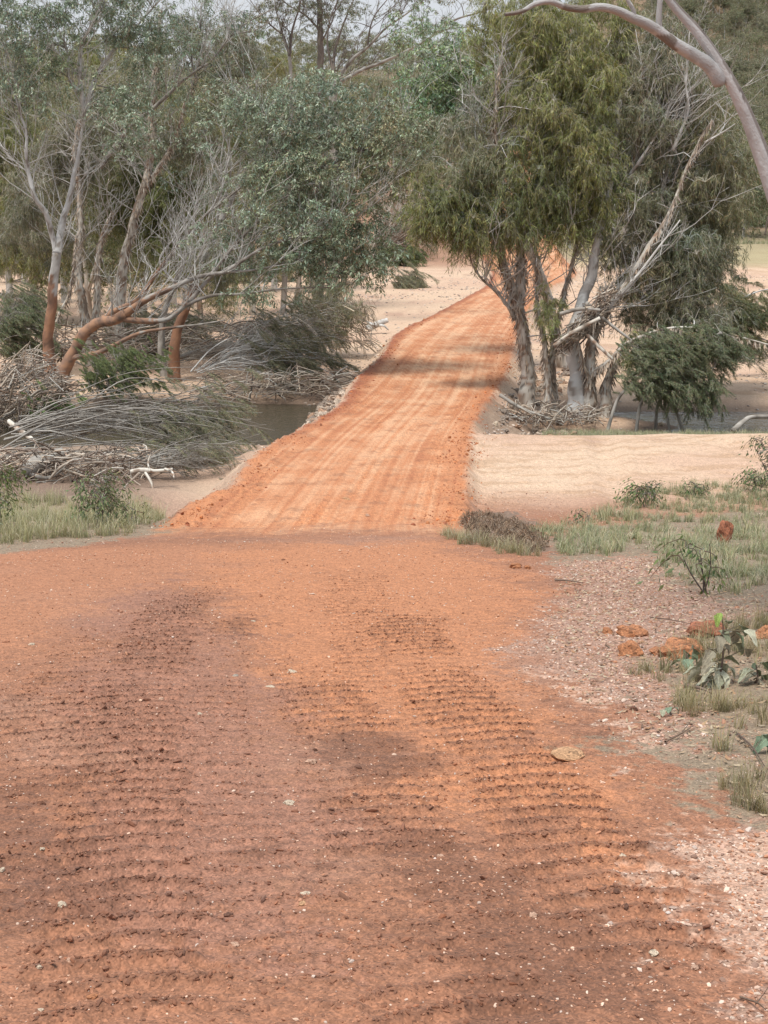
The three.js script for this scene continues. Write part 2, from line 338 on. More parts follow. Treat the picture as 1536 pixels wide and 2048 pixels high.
// ---------------------------------------------------------------- ground sheet
{
  const rows = [];
  let d = 1.2; while (d < 20) { rows.push(d); d *= 1.0031; }
  while (d < 60) { rows.push(d); d *= 1.0045; }
  while (d < 160) { rows.push(d); d *= 1.009; }
  while (d < 1500) { rows.push(d); d *= 1.035; }
  const NU = 520, NR = rows.length, pos = new Float32Array(NR * (NU + 1) * 3), col = new Float32Array(NR * (NU + 1) * 3), uv = new Float32Array(NR * (NU + 1) * 2), kinds = new Array(NR * (NU + 1));
  for (let j = 0; j < NR; j++) for (let i = 0; i <= NU; i++) {
    const dd = rows[j], u = i / NU * 2 - 1, x = (0.30 * u + 3.2 * Math.sign(u) * Math.pow(Math.abs(u), 9)) * (dd + 2.2), k = j * (NU + 1) + i;
    const y = ground(x, dd) + (Math.abs(u) < 0.98 ? relief(x, dd) : 0);
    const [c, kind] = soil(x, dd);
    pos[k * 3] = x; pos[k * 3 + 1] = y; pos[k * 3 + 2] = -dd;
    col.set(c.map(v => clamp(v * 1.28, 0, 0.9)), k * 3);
    uv[k * 2] = x / 1.4; uv[k * 2 + 1] = dd / 1.4; kinds[k] = kind;
  }
  const index = {};
  const put = (a, b, c) => { const m = kinds[a]; (index[m] ??= []).push(a, b, c); };
  for (let j = 0; j < NR - 1; j++) for (let i = 0; i < NU; i++) {
    const a = j * (NU + 1) + i, b = a + 1, c = a + NU + 1, e = c + 1;
    put(a, b, c); put(b, e, c);
  }
  // smooth normals for the whole sheet, shared by the pieces
  const whole = new THREE.BufferGeometry();
  whole.setAttribute('position', new THREE.BufferAttribute(pos, 3));
  whole.setIndex([].concat(...Object.values(index).map(v => { const o = []; for (let i = 0; i < v.length; i++) o.push(v[i]); return o; })));
  whole.computeVertexNormals();
  const nrm = whole.attributes.normal.array;
  for (const kind of Object.keys(index)) {
    const idx = index[kind], map = new Map(), p = [], n = [], c = [], t = [], out = new Uint32Array(idx.length);
    for (let i = 0; i < idx.length; i++) {
      const k = idx[i]; let m = map.get(k);
      if (m === undefined) { m = map.size; map.set(k, m); p.push(pos[k * 3], pos[k * 3 + 1], pos[k * 3 + 2]); n.push(nrm[k * 3], nrm[k * 3 + 1], nrm[k * 3 + 2]); c.push(col[k * 3], col[k * 3 + 1], col[k * 3 + 2]); t.push(uv[k * 2], uv[k * 2 + 1]); }
      out[i] = m;
    }
    const g = new THREE.BufferGeometry();
    g.setAttribute('position', new THREE.Float32BufferAttribute(p, 3)); g.setAttribute('normal', new THREE.Float32BufferAttribute(n, 3));
    g.setAttribute('color', new THREE.Float32BufferAttribute(c, 3)); g.setAttribute('uv', new THREE.Float32BufferAttribute(t, 2));
    g.setIndex(new THREE.BufferAttribute(out, 1));
    const m = new THREE.Mesh(g, soilMaterial);
    m.name = kind; m.userData = { kind: 'structure' }; m.castShadow = m.receiveShadow = true;
    scene.add(m); structureMeshes[kind] = m;
  }
  // the ground goes on behind the viewer
  const gb = new THREE.PlaneGeometry(160, 61.2, 40, 20); gb.rotateX(-Math.PI / 2); gb.translate(0, 0, 30.6 - 1.2);
  const q = gb.attributes.position, cc = new Float32Array(q.count * 3);
  for (let i = 0; i < q.count; i++) { q.setY(i, ground(q.getX(i), -q.getZ(i))); cc.set(C.red.map(v => v * 1.28), i * 3); }
  gb.setAttribute('color', new THREE.BufferAttribute(cc, 3)); gb.computeVertexNormals();
  const mb = new THREE.Mesh(gb, soilMaterial); mb.name = 'ground'; mb.userData = { kind: 'structure' }; mb.receiveShadow = true; scene.add(mb);
}
// creek water
{
  const g = new THREE.PlaneGeometry(60, 9, 60, 10); g.rotateX(-Math.PI / 2);
  const tex = noiseTexture(512, (u, v) => 0.5 * tile(u, v, 14) + 0.3 * tile(u, v, 33) + 0.2 * tile(u, v, 70)); tex.repeat.set(24, 5);
  const m = new THREE.Mesh(g, new THREE.MeshPhysicalMaterial({ color: new THREE.Color(0.075, 0.062, 0.042), roughness: 0.06, bumpMap: tex, bumpScale: 0.012 }));
  m.position.set(0, -0.36, -38); m.name = 'water'; m.userData = { kind: 'structure' }; m.receiveShadow = true; scene.add(m);
}

// ---------------------------------------------------------------- builders
class Build {
  constructor() { this.p = []; this.c = []; this.i = []; this.n = []; this.t = []; }
  vert(x, y, z, c, n, u = 0, v = 0) { this.p.push(x, y, z); this.t.push(u, v); this.c.push(c[0], c[1], c[2]); this.n.push(n ? n.x : 0, n ? n.y : 1, n ? n.z : 0); return this.p.length / 3 - 1; }
  leaf(o, dir, side, len, wid, c, fold = 0.25) {   // pointed blade of two faces folded along its rib
    const n = new THREE.Vector3().crossVectors(dir, side).normalize();
    const m = o.clone().addScaledVector(dir, len * 0.42), t = o.clone().addScaledVector(dir, len).addScaledVector(n, -len * 0.08);
    const l = m.clone().addScaledVector(side, wid / 2).addScaledVector(n, wid * fold), r = m.clone().addScaledVector(side, -wid / 2).addScaledVector(n, wid * fold);
    const a = this.vert(o.x, o.y, o.z, c, n), b = this.vert(l.x, l.y, l.z, c, n.clone().addScaledVector(side, -0.4).normalize()), e = this.vert(t.x, t.y, t.z, c, n), f = this.vert(r.x, r.y, r.z, c, n.clone().addScaledVector(side, 0.4).normalize());
    this.i.push(a, e, b, a, f, e);
  }
  tube(pts, rad, sides, color, rough = 0) {
    const N = pts.length, base = this.p.length / 3, T = new THREE.Vector3(), U = new THREE.Vector3(), V = new THREE.Vector3(), n = new THREE.Vector3();
    let up = new THREE.Vector3(0.31, 0.2, 0.93), run = 0;
    for (let i = 0; i < N; i++) {
      T.subVectors(pts[Math.min(N - 1, i + 1)], pts[Math.max(0, i - 1)]).normalize();
      U.crossVectors(T, up); if (U.lengthSq() < 1e-4) U.set(1, 0, 0); U.normalize(); V.crossVectors(U, T).normalize(); up.copy(V);
      if (i) run += pts[i].distanceTo(pts[i - 1]);
      const r = typeof rad === 'function' ? rad(i / (N - 1)) : rad;
      for (let k = 0; k < sides; k++) {
        const a = k / sides * Math.PI * 2; n.copy(U).multiplyScalar(Math.cos(a)).addScaledVector(V, Math.sin(a));
        const q = pts[i], e = rough ? 1 + rough * (0.6 * n3(q.x * 5 + n.x * 1.7, q.y * 2.1, q.z * 5 + n.z * 1.7) + 0.7 * n3(q.x * 9 + n.x * 4, q.y * 7, q.z * 9 + n.z * 4)) : 1;
        const x = q.x + n.x * r * e, y = q.y + n.y * r * e, z = q.z + n.z * r * e;
        this.vert(x, y, z, typeof color === 'function' ? color(x, y, z, i / (N - 1), n) : color, n, k / sides, run / 0.6);
      }
    }
    for (let i = 0; i < N - 1; i++) for (let k = 0; k < sides; k++) {
      const a = base + i * sides + k, b = base + i * sides + (k + 1) % sides, c = a + sides, e = b + sides;
      this.i.push(a, c, b, b, c, e);
    }
    for (const i of [0, N - 1]) {   // caps
      const q = pts[i], cc = typeof color === 'function' ? color(q.x, q.y, q.z, i / (N - 1), n) : color, m = this.vert(q.x, q.y, q.z, cc, T);
      for (let k = 0; k < sides; k++) { const a = base + i * sides + k, b = base + i * sides + (k + 1) % sides; i ? this.i.push(b, a, m) : this.i.push(a, b, m); }
    }
  }
  geometry(smooth = false) {
    const g = new THREE.BufferGeometry();
    g.setAttribute('position', new THREE.Float32BufferAttribute(this.p, 3));
    g.setAttribute('color', new THREE.Float32BufferAttribute(this.c, 3));
    g.setAttribute('uv', new THREE.Float32BufferAttribute(this.t, 2));
    g.setIndex(this.i);
    if (smooth) g.computeVertexNormals(); else g.setAttribute('normal', new THREE.Float32BufferAttribute(this.n, 3));
    return g;
  }
}
const V3 = (x, y, z) => new THREE.Vector3(x, y, z);
const randomDir = () => { const z = rr(-1, 1), a = rr(0, 6.2832), r = Math.sqrt(1 - z * z); return V3(r * Math.cos(a), z, r * Math.sin(a)); };
const vary = (c, s = 0.2) => { const k = 1 + gauss() * s, h = gauss() * s * 0.35; return [clamp(c[0] * k * (1 + h), 0, 1), clamp(c[1] * k, 0, 1), clamp(c[2] * k * (1 - h), 0, 1)]; };
const used = {};
const numbered = (name) => { const k = used[name] = (used[name] ?? -1) + 1; return k ? `${name}_${String(k).padStart(3, '0')}` : name; };
function thing(name, label, category, group, base) {
  const o = new THREE.Group(); o.name = numbered(name); o.position.copy(base); o.userData = { label, category };
  if (group) o.userData.group = group;
  scene.add(o); return o;
}
function part(name, geometry, material, parent, stuff) {   // geometry given in world metres
  if (parent !== scene) geometry.translate(-parent.position.x, -parent.position.y, -parent.position.z);
  const m = new THREE.Mesh(geometry, material); m.name = name; m.castShadow = m.receiveShadow = true;
  if (stuff) m.userData.kind = 'stuff';
  parent.add(m); return m;
}
function copies(name, geometry, material, list, parent, base) {   // list of {p, q, s, c}
  const m = new THREE.InstancedMesh(geometry, material, list.length), t = new THREE.Matrix4(), s = V3(1, 1, 1), p = V3(0, 0, 0), c = new THREE.Color();
  list.forEach((o, i) => {
    p.copy(o.p); if (base) p.sub(base);
    if (typeof o.s === 'number') s.setScalar(o.s); else s.copy(o.s);
    m.setMatrixAt(i, t.compose(p, o.q, s));
    m.setColorAt(i, c.setRGB(...(o.c ?? [1, 1, 1])));
  });
  m.name = name; m.userData.kind = 'stuff'; m.castShadow = m.receiveShadow = true; m.frustumCulled = false;
  parent.add(m); return m;
}
const quat = (yaw, pitch = 0, roll = 0) => new THREE.Quaternion().setFromEuler(new THREE.Euler(pitch, yaw, roll, 'YXZ'));

// ---------------------------------------------------------------- materials of plants
const barkBump = noiseTexture(256, (u, v) => 0.5 * tile(u, v, 16) + 0.5 * tile(u, v, 60));
const barkMaterial = new THREE.MeshStandardMaterial({ vertexColors: true, roughness: 0.92, bumpMap: barkBump, bumpScale: 0.004 });
const leafMaterial = new THREE.MeshPhysicalMaterial({ vertexColors: true, roughness: 0.8, transmission: 0.28, thickness: 0, side: THREE.DoubleSide });
const needleMaterial = new THREE.MeshPhysicalMaterial({ vertexColors: true, roughness: 0.85, transmission: 0.25, thickness: 0, side: THREE.DoubleSide });
const dryMaterial = new THREE.MeshStandardMaterial({ vertexColors: true, roughness: 0.95, side: THREE.DoubleSide });

const bark = {
  paper: (x, y, z, t) => {
    const a = n3(x * 3.5, y * 1.6, z * 3.5) + 0.6 * n3(x * 11, y * 4, z * 11), b = n3(x * 7 + 9, y * 9, z * 7);
    let c = [0.52, 0.475, 0.41];
    if (a > 0.12) c = [0.62, 0.585, 0.52]; else if (a < -0.22) c = [0.26, 0.20, 0.155];
    if (b > 0.34) c = [0.30, 0.19, 0.13]; else if (b < -0.45) c = [0.13, 0.11, 0.09];
    return c;
  },
  grey: (x, y, z) => { const a = n3(x * 5, y * 2, z * 5) + 0.5 * n3(x * 16, y * 5, z * 16); return a > 0.15 ? [0.36, 0.335, 0.30] : a < -0.3 ? [0.16, 0.14, 0.12] : [0.27, 0.245, 0.215]; },
  white: (x, y, z) => { const a = n3(x * 4, y * 2, z * 4) + 0.5 * n3(x * 14, y * 6, z * 14); return a > 0.25 ? [0.62, 0.61, 0.585] : a < -0.38 ? [0.25, 0.215, 0.185] : [0.47, 0.455, 0.43]; },
  // smooth pale upper bark, rusty rough bark lower down with a ragged border
  gum: (x, y, z) => { const a = n3(x * 4, y * 1.5, z * 4) + 0.5 * n3(x * 12, y * 4, z * 12); if (y + a * 1.2 < 3.0) return a > 0.1 ? [0.30, 0.155, 0.09] : a < -0.35 ? [0.13, 0.075, 0.05] : [0.23, 0.125, 0.08]; return a > 0.2 ? [0.50, 0.485, 0.46] : a < -0.3 ? [0.24, 0.205, 0.17] : [0.36, 0.34, 0.315]; },
  lean: (x, y, z, t) => { const a = n3(x * 4, y * 3, z * 4) + 0.5 * n3(x * 13, y * 9, z * 13); if (x + a * 1.6 < -6.6) return a > 0.15 ? [0.34, 0.19, 0.115] : a < -0.3 ? [0.15, 0.10, 0.075] : [0.26, 0.155, 0.105]; return a > 0.2 ? [0.34, 0.315, 0.285] : a < -0.25 ? [0.17, 0.145, 0.12] : [0.245, 0.22, 0.195]; },
  // smooth pale skin with a long tongue of old brown-grey bark left on the upper right side
  limb: (x, y, z, t, n) => { const a = n3(x * 3, y * 3, z * 3) * 0.5 + 0.35 * n3(x * 11, y * 11, z * 11), b = n3(x * 9, y * 5, z * 9); if (n && n.x * 0.85 + n.y * 0.45 - 0.45 * n.z + a * 0.32 > 0.02) return b > 0.25 ? [0.16, 0.135, 0.12] : [0.225, 0.195, 0.175]; if (b < -0.62) return [0.26, 0.235, 0.215]; return a > 0.12 ? [0.50, 0.49, 0.48] : a < -0.15 ? [0.40, 0.39, 0.38] : [0.45, 0.44, 0.43]; },
  limbTip: (x, y, z, t, n) => { const a = n3(x * 4, y * 4, z * 4) + 0.4 * n3(x * 13, y * 13, z * 13); if (a + t * 0.9 > 0.62) return [0.20, 0.17, 0.145]; return a > 0.05 ? [0.46, 0.45, 0.44] : [0.38, 0.37, 0.36]; },
  dark: (x, y, z) => { const a = n3(x * 5, y * 2, z * 5); return a > 0.2 ? [0.20, 0.165, 0.135] : [0.125, 0.10, 0.085]; },
};

// ---------------------------------------------------------------- leaf sprays (shapes shared by all crowns)
function eucalyptSpray(n, size, colors, reach = 0.42) {
  const b = new Build(), pts = [];
  for (let i = 0; i < 5; i++) { const t = i / 4; pts.push(V3(t * reach, 0.05 * Math.sin(t * 3) - 0.16 * t * t, 0.05 * Math.sin(t * 5))); }
  b.tube(pts, t => 0.006 - 0.004 * t, 3, [0.20, 0.12, 0.085]);
  for (let i = 0; i < n; i++) {
    const t = Math.pow(rnd(), 0.7), o = V3(t * reach, -0.16 * t * t, 0).addScaledVector(randomDir(), 0.10 * rnd() + 0.02);
    const dir = randomDir().multiplyScalar(0.8).add(V3(0.35, -0.75, 0)).normalize(), side = V3().crossVectors(dir, randomDir()).normalize();
    const L = size * rr(0.7, 1.3);
    b.leaf(o, dir, side, L, L * rr(0.26, 0.36), vary(colors[Math.floor(rnd() * colors.length)], 0.22));
  }
  return b.geometry();
}
function weepingTuft(strands, leaves, reach, drop, colors, stem) {   // pale arching twigs, narrow leaves hanging from them
  const b = new Build();
  for (let s = 0; s < strands; s++) {
    const a = rr(0, 6.283), R = reach * rr(0.35, 1.35), Dp = drop * rr(0.25, 1.25), lift = rr(0.05, 0.3), pts = [];
    for (let i = 0; i <= 6; i++) { const t = i / 6; pts.push(V3(Math.cos(a) * R * Math.pow(t, 0.8), lift * Math.sin(t * 2.4) - Dp * t * t * t, Math.sin(a) * R * Math.pow(t, 0.8))); }
    b.tube(pts, t => 0.0075 - 0.0055 * t, 3, vary(stem, 0.15));
    for (let i = 0; i < leaves; i++) {
      const t = mix(0.22, 1.0, Math.pow(rnd(), 0.8)), k = t * 6, j = Math.min(5, Math.floor(k)), o = pts[j].clone().lerp(pts[j + 1], k - j).addScaledVector(randomDir(), 0.03);
      const dir = randomDir().multiplyScalar(0.62).add(V3(Math.cos(a) * 0.3, -0.85, Math.sin(a) * 0.3)).normalize(), side = V3().crossVectors(dir, randomDir()).normalize();
      const L = rr(0.09, 0.19);
      b.leaf(o, dir, side, L, rr(0.010, 0.017), vary(colors[Math.floor(rnd() * colors.length)], 0.22), 0.1);
    }
  }
  return b.geometry();
}
function featherPlume(n, len, colors, stem) {   // fine needle foliage swept along a twig (+x)
  const b = new Build();
  for (let s = 0; s < 5; s++) {
    const a = rr(-0.35, 0.35), e = rr(-0.25, 0.3), pts = [];
    for (let i = 0; i <= 4; i++) { const t = i / 4; pts.push(V3(t * len, e * t * len * 0.6 - 0.22 * len * t * t, a * t * len)); }
    b.tube(pts, t => 0.006 - 0.004 * t, 3, vary(stem, 0.15));
    for (let i = 0; i < n; i++) {
      const t = rnd(), k = t * 4, j = Math.min(3, Math.floor(k)), o = pts[j].clone().lerp(pts[j + 1], k - j);
      const dir = randomDir().multiplyScalar(0.55).add(V3(0.8, -0.35, a)).normalize(), side = V3().crossVectors(dir, randomDir()).normalize();
      b.leaf(o, dir, side, rr(0.06, 0.15), rr(0.007, 0.012), vary(colors[Math.floor(rnd() * colors.length)], 0.5), 0.05);
    }
  }
  return b.geometry();
}
function grassTuft(n, h, colors, lean = 0.5) {
  const b = new Build();
  for (let i = 0; i < n; i++) {
    const a = rr(0, 6.283), L = h * rr(0.45, 1.15), w = rr(0.003, 0.0055), o = V3(gauss() * 0.06, 0, gauss() * 0.06), out = V3(Math.cos(a), 0, Math.sin(a)), side = V3(-out.z, 0, out.x), c = vary(colors[Math.floor(rnd() * colors.length)], 0.2), k = lean * rr(0.2, 1.2);
    let prev = null;
    for (let s = 0; s <= 3; s++) {
      const t = s / 3, q = o.clone().addScaledVector(out, k * L * t * t).add(V3(0, L * (t - 0.25 * k * t * t), 0)), ww = w * (1 - t * 0.85);
      const l = b.vert(q.x + side.x * ww, q.y, q.z + side.z * ww, c, out), r = b.vert(q.x - side.x * ww, q.y, q.z - side.z * ww, c, out);
      if (prev) b.i.push(prev[0], prev[1], l, prev[1], r, l);
      prev = [l, r];
    }
  }
  return b.geometry();
}
function stoneShape(flat = 0.6, rough = 0.3, detail = 1) {
  const g = new THREE.IcosahedronGeometry(1, detail), p = g.attributes.position, k = rr(0, 50);
  const b = new THREE.BufferGeometry();
  for (let i = 0; i < p.count; i++) {
    const x = p.getX(i), y = p.getY(i), z = p.getZ(i), e = 1 + rough * n3(x * 1.1 + k, y * 1.1, z * 1.1 + k) + rough * 0.5 * n3(x * 2.7 + k, y * 2.7, z * 2.7);
    p.setXYZ(i, x * e, y * e * flat, z * e * 0.8);
  }
  g.computeVertexNormals();
  return g;
}
const LEAF = 2.1;
const GREY_GREEN = [[0.115, 0.150, 0.098], [0.150, 0.185, 0.125], [0.085, 0.115, 0.075], [0.21, 0.25, 0.19], [0.10, 0.125, 0.07], [0.27, 0.30, 0.235], [0.15, 0.12, 0.08]].map(c => c.map(v => v * LEAF));  // the palest leaf tone paints glints into the foliage colour
const OLIVE = [[0.135, 0.145, 0.038], [0.10, 0.115, 0.032], [0.175, 0.18, 0.06], [0.08, 0.095, 0.03], [0.19, 0.175, 0.085]].map(c => c.map(v => v * LEAF));
const DULL = [[0.095, 0.105, 0.055], [0.120, 0.128, 0.068], [0.075, 0.085, 0.045], [0.15, 0.145, 0.085], [0.16, 0.13, 0.085]].map(c => c.map(v => v * LEAF));
const BRIGHT = [[0.125, 0.19, 0.065], [0.155, 0.22, 0.08], [0.09, 0.145, 0.055], [0.19, 0.24, 0.11]].map(c => c.map(v => v * LEAF));
const DARKGREEN = [[0.085, 0.115, 0.05], [0.115, 0.14, 0.065], [0.06, 0.085, 0.04], [0.15, 0.16, 0.085], [0.16, 0.13, 0.09]].map(c => c.map(v => v * LEAF));
seed(21);
const S = {
  euc: [0, 1, 2, 3, 4].map(() => ({ g: eucalyptSpray(30, 0.105, GREY_GREEN), m: leafMaterial, o: 'free' })),
  dull: [0, 1].map(() => ({ g: eucalyptSpray(34, 0.10, DULL, 0.5), m: leafMaterial, o: 'free' })),
  fresh: [0, 1].map(() => ({ g: eucalyptSpray(34, 0.12, [...GREY_GREEN, ...BRIGHT], 0.45), m: leafMaterial, o: 'free' })),
  weep: [0, 1, 2, 3, 4].map(() => ({ g: weepingTuft(9, 22, 0.36, 0.58, OLIVE, [0.46, 0.42, 0.35]), m: leafMaterial, o: 'hang' })),
  weepDull: [0, 1, 2, 3, 4].map(() => ({ g: weepingTuft(8, 17, 0.40, 0.5, DULL, [0.50, 0.46, 0.39]), m: leafMaterial, o: 'hang' })),
  feather: [0, 1].map(() => ({ g: featherPlume(52, 0.6, DARKGREEN, [0.24, 0.20, 0.16]), m: needleMaterial, o: 'sweep' })),
  featherDull: [0, 1].map(() => ({ g: featherPlume(44, 0.6, DULL, [0.30, 0.26, 0.21]), m: needleMaterial, o: 'sweep' })),
  green: [0, 1].map(() => ({ g: featherPlume(44, 0.4, BRIGHT, [0.24, 0.20, 0.12]), m: needleMaterial, o: 'free' })),
};

// ---------------------------------------------------------------- trees
function smoothLine(list, steps) {
  const pts = list.map(q => q.isVector3 ? q : P(...q));
  return pts.length < 3 ? (() => { const o = []; for (let i = 0; i <= steps; i++) o.push(pts[0].clone().lerp(pts[1], i / steps)); return o; })() : new THREE.CatmullRomCurve3(pts, false, 'centripetal').getPoints(steps);
}
const DENSITY = 0.74;
function tree(name, label, category, group, spec) {
  const t0 = performance.now();
  seed(spec.seed ?? 5);
  const lines = spec.stems.map(s => ({ ...s, pts: smoothLine(s.p, s.steps ?? Math.max(16, s.p.length * 9)) }));
  const base = spec.base ?? lines[0].pts[0].clone();
  const o = thing(name, label, category, group, base);
  const anchors = [];
  for (const s of lines) {
    const r0 = s.r[0], r1 = s.name === 'limb' || s.r[1] < 0.06 ? Math.min(s.r[1], 0.016) : s.r[1], L = s.pts.length;
    s.pts.forEach((q, i) => { if (i && i < L - 1) { q.x += 0.35 * r0 * n3(q.y * 1.7, q.x, 3); q.z += 0.35 * r0 * n3(q.y * 1.7, q.x, 9); } anchors.push([q, mix(r0, r1, i / (L - 1))]); });
    const b = new Build();
    const flare = s.flare ?? 0;
    b.tube(s.pts, t => mix(r0, r1, Math.pow(t, 0.8)) * (1 + flare * Math.exp(-t * 14)), s.sides ?? 13, bark[s.bark ?? spec.bark ?? 'grey'], (s.bark ?? spec.bark) === 'paper' ? 0.22 : 0.14);
    part(s.name ?? 'trunk', b.geometry(true), barkMaterial, o);
    if ((s.bark ?? spec.bark) === 'paper' && s.flakes !== 0) {   // loose curling bark strips
      const f = new Build(), n = s.flakes ?? Math.round(L * 11);
      for (let i = 0; i < n; i++) {
        const t = rnd(), q = s.pts[Math.min(L - 1, Math.floor(t * L))], r = mix(r0, r1, Math.pow(t, 0.8)) * 1.02, a = rr(0, 6.283), out = V3(Math.cos(a), 0, Math.sin(a));
        const p0 = q.clone().addScaledVector(out, r), len = rr(0.05, 0.30), w = rr(0.012, 0.05), side = V3(-out.z, 0, out.x), c = vary(rnd() < 0.6 ? [0.48, 0.40, 0.32] : [0.22, 0.16, 0.12], 0.25);
        f.leaf(p0, V3(out.x * 0.35, -1, out.z * 0.35).normalize(), side, len, w, c, 0.3);
      }
      part('loose_bark', f.geometry(), dryMaterial, o, true);
    }
  }
  // bare branchlets forking out of the stems
  if (spec.bare) {
    const bb = new Build(), n0 = anchors.length, lowest = Math.min(...anchors.map(a => a[0].y)), tallest = Math.max(...anchors.map(a => a[0].y));
    for (let i = 0; i < spec.bare; i++) {
      const [q, r] = anchors[Math.floor(rnd() * n0)];
      if (q.y < mix(lowest, tallest, 0.28)) continue;
      const dir = V3(gauss() * 0.9 + (spec.sway ?? 0), rr(0.2, 1.2), gauss() * 0.7 + 0.2).normalize(), L = rr(0.8, 2.6) * (spec.bareLength ?? 1), bk = bark[spec.bareBark ?? 'white'];
      const grow = (from, way, length, r0, depth) => {
        const pts = [from.clone()], w = way.clone(), q2 = from.clone(), seg = depth ? 5 : 9;
        for (let k = 0; k < seg; k++) { w.add(V3(gauss() * 0.22, 0.05 + gauss() * 0.16, gauss() * 0.22)).normalize(); q2.addScaledVector(w, length / seg); pts.push(q2.clone()); }
        bb.tube(pts, t => mix(r0, 0.003, t), depth ? 4 : 5, bk);
        if (depth < 2) for (let f = 0; f < (depth ? 2 : 5); f++) { const k = 1 + Math.floor(rnd() * (seg - 1)); grow(pts[k], w.clone().addScaledVector(randomDir(), 0.75).normalize(), length * rr(0.25, 0.5), r0 * 0.5, depth + 1); }
      };
      grow(q, dir, L, Math.min(r * 0.5, 0.019), 0);
    }
    part('bare_branches', bb.geometry(), barkMaterial, o, true);
  }
  // twigs run from the nearest stem to hubs inside each leafy clump; sprays gather round the hubs
  const tw = new Build(), sets = new Map();
  let twigCount = 0;
  for (const [px, py, rx, ry, d, rd, n, kind, opt = {}] of spec.clumps ?? []) {
    const c = P(px, py, d), k = M(d), ax = rx * k, ay = ry * k, per = Math.max(2, (opt.per ?? 9) * 0.55), hubs = Math.max(1, Math.round(n * DENSITY / per));
    const reachMax = opt.reach ?? 99;
    for (let h = 0; h < hubs; h++) {
      const v = randomDir().multiplyScalar(Math.pow(rnd(), opt.shell ?? 0.42)), hub = c.clone().add(V3(v.x * ax, v.y * ay, v.z * rd));
      let best = 1e9, from = null, fr = 0.02;
      for (let i = 0; i < anchors.length; i += 1) { const [q, r] = anchors[i], e = q.distanceToSquared(hub) + (q.y > hub.y + 0.3 ? 1.5 : 0); if (e < best) { best = e; from = q; fr = r; } }
      best = Math.sqrt(best);
      if (from && best < reachMax && opt.twigs !== 0) {
        const pts = [], bend = randomDir().multiplyScalar(best * 0.10), rise = opt.sag ?? 0.10;
        const seg = best > 1.2 ? 8 : 5;
        for (let i = 0; i <= seg; i++) { const t = i / seg; pts.push(from.clone().lerp(hub, t).addScaledVector(bend, Math.sin(t * 3.14)).add(V3(0.03 * gauss() * best * 0.3, Math.sin(t * 3.14) * best * rise, 0.03 * gauss() * best * 0.3))); }
        const rb = Math.min(fr * 0.7, 0.013 + best * 0.012);
        tw.tube(pts, t => mix(rb, 0.005, t), 4, opt.twigBark ? bark[opt.twigBark] : bark[spec.twigBark ?? 'grey']);
        twigCount++;
        if (best > 0.8) pts.slice(2, -1).forEach(q => { if (rnd() < 0.5) anchors.push([q, rb * 0.6]); });
      }
      const inset = S[kind], tone = vary(opt.tint ?? [1, 1, 1], 0.24), spread = opt.spread ?? 0.34;
      const m = Math.max(1, Math.round(per * rr(0.6, 1.4)));
      for (let i = 0; i < m; i++) {
        const s = inset[Math.floor(rnd() * inset.length)];
        const p = hub.clone().add(V3(gauss() * spread, gauss() * spread * (s.o === 'hang' ? 0.9 : 0.75) + (s.o === 'hang' ? 0.1 : 0), gauss() * spread));
        let q;
        if (s.o === 'hang') q = quat(rr(0, 6.283), gauss() * 0.35, gauss() * 0.35);
        else if (s.o === 'sweep') q = quat((opt.yaw ?? 0) + gauss() * 1.5, gauss() * 0.8, (opt.tip ?? -0.25) + gauss() * 0.55);
        else q = quat(Math.atan2(-(p.z - hub.z), p.x - hub.x) + gauss() * 0.6, 0, gauss() * 0.6);
        const sc = rr(0.55, 1.35) * (opt.size ?? 1);
        if (!sets.has(s)) sets.set(s, []);
        sets.get(s).push({ p, q, s: sc, c: vary(tone, 0.1) });
      }
    }
  }
  if (twigCount) part('twigs', tw.geometry(), barkMaterial, o, true);
  for (const [s, list] of sets) copies('foliage', s.g, s.m, list, o, base);
  return o;
}
const stem = (p, r0, r1, extra = {}) => ({ p, r: [r0, r1], ...extra });
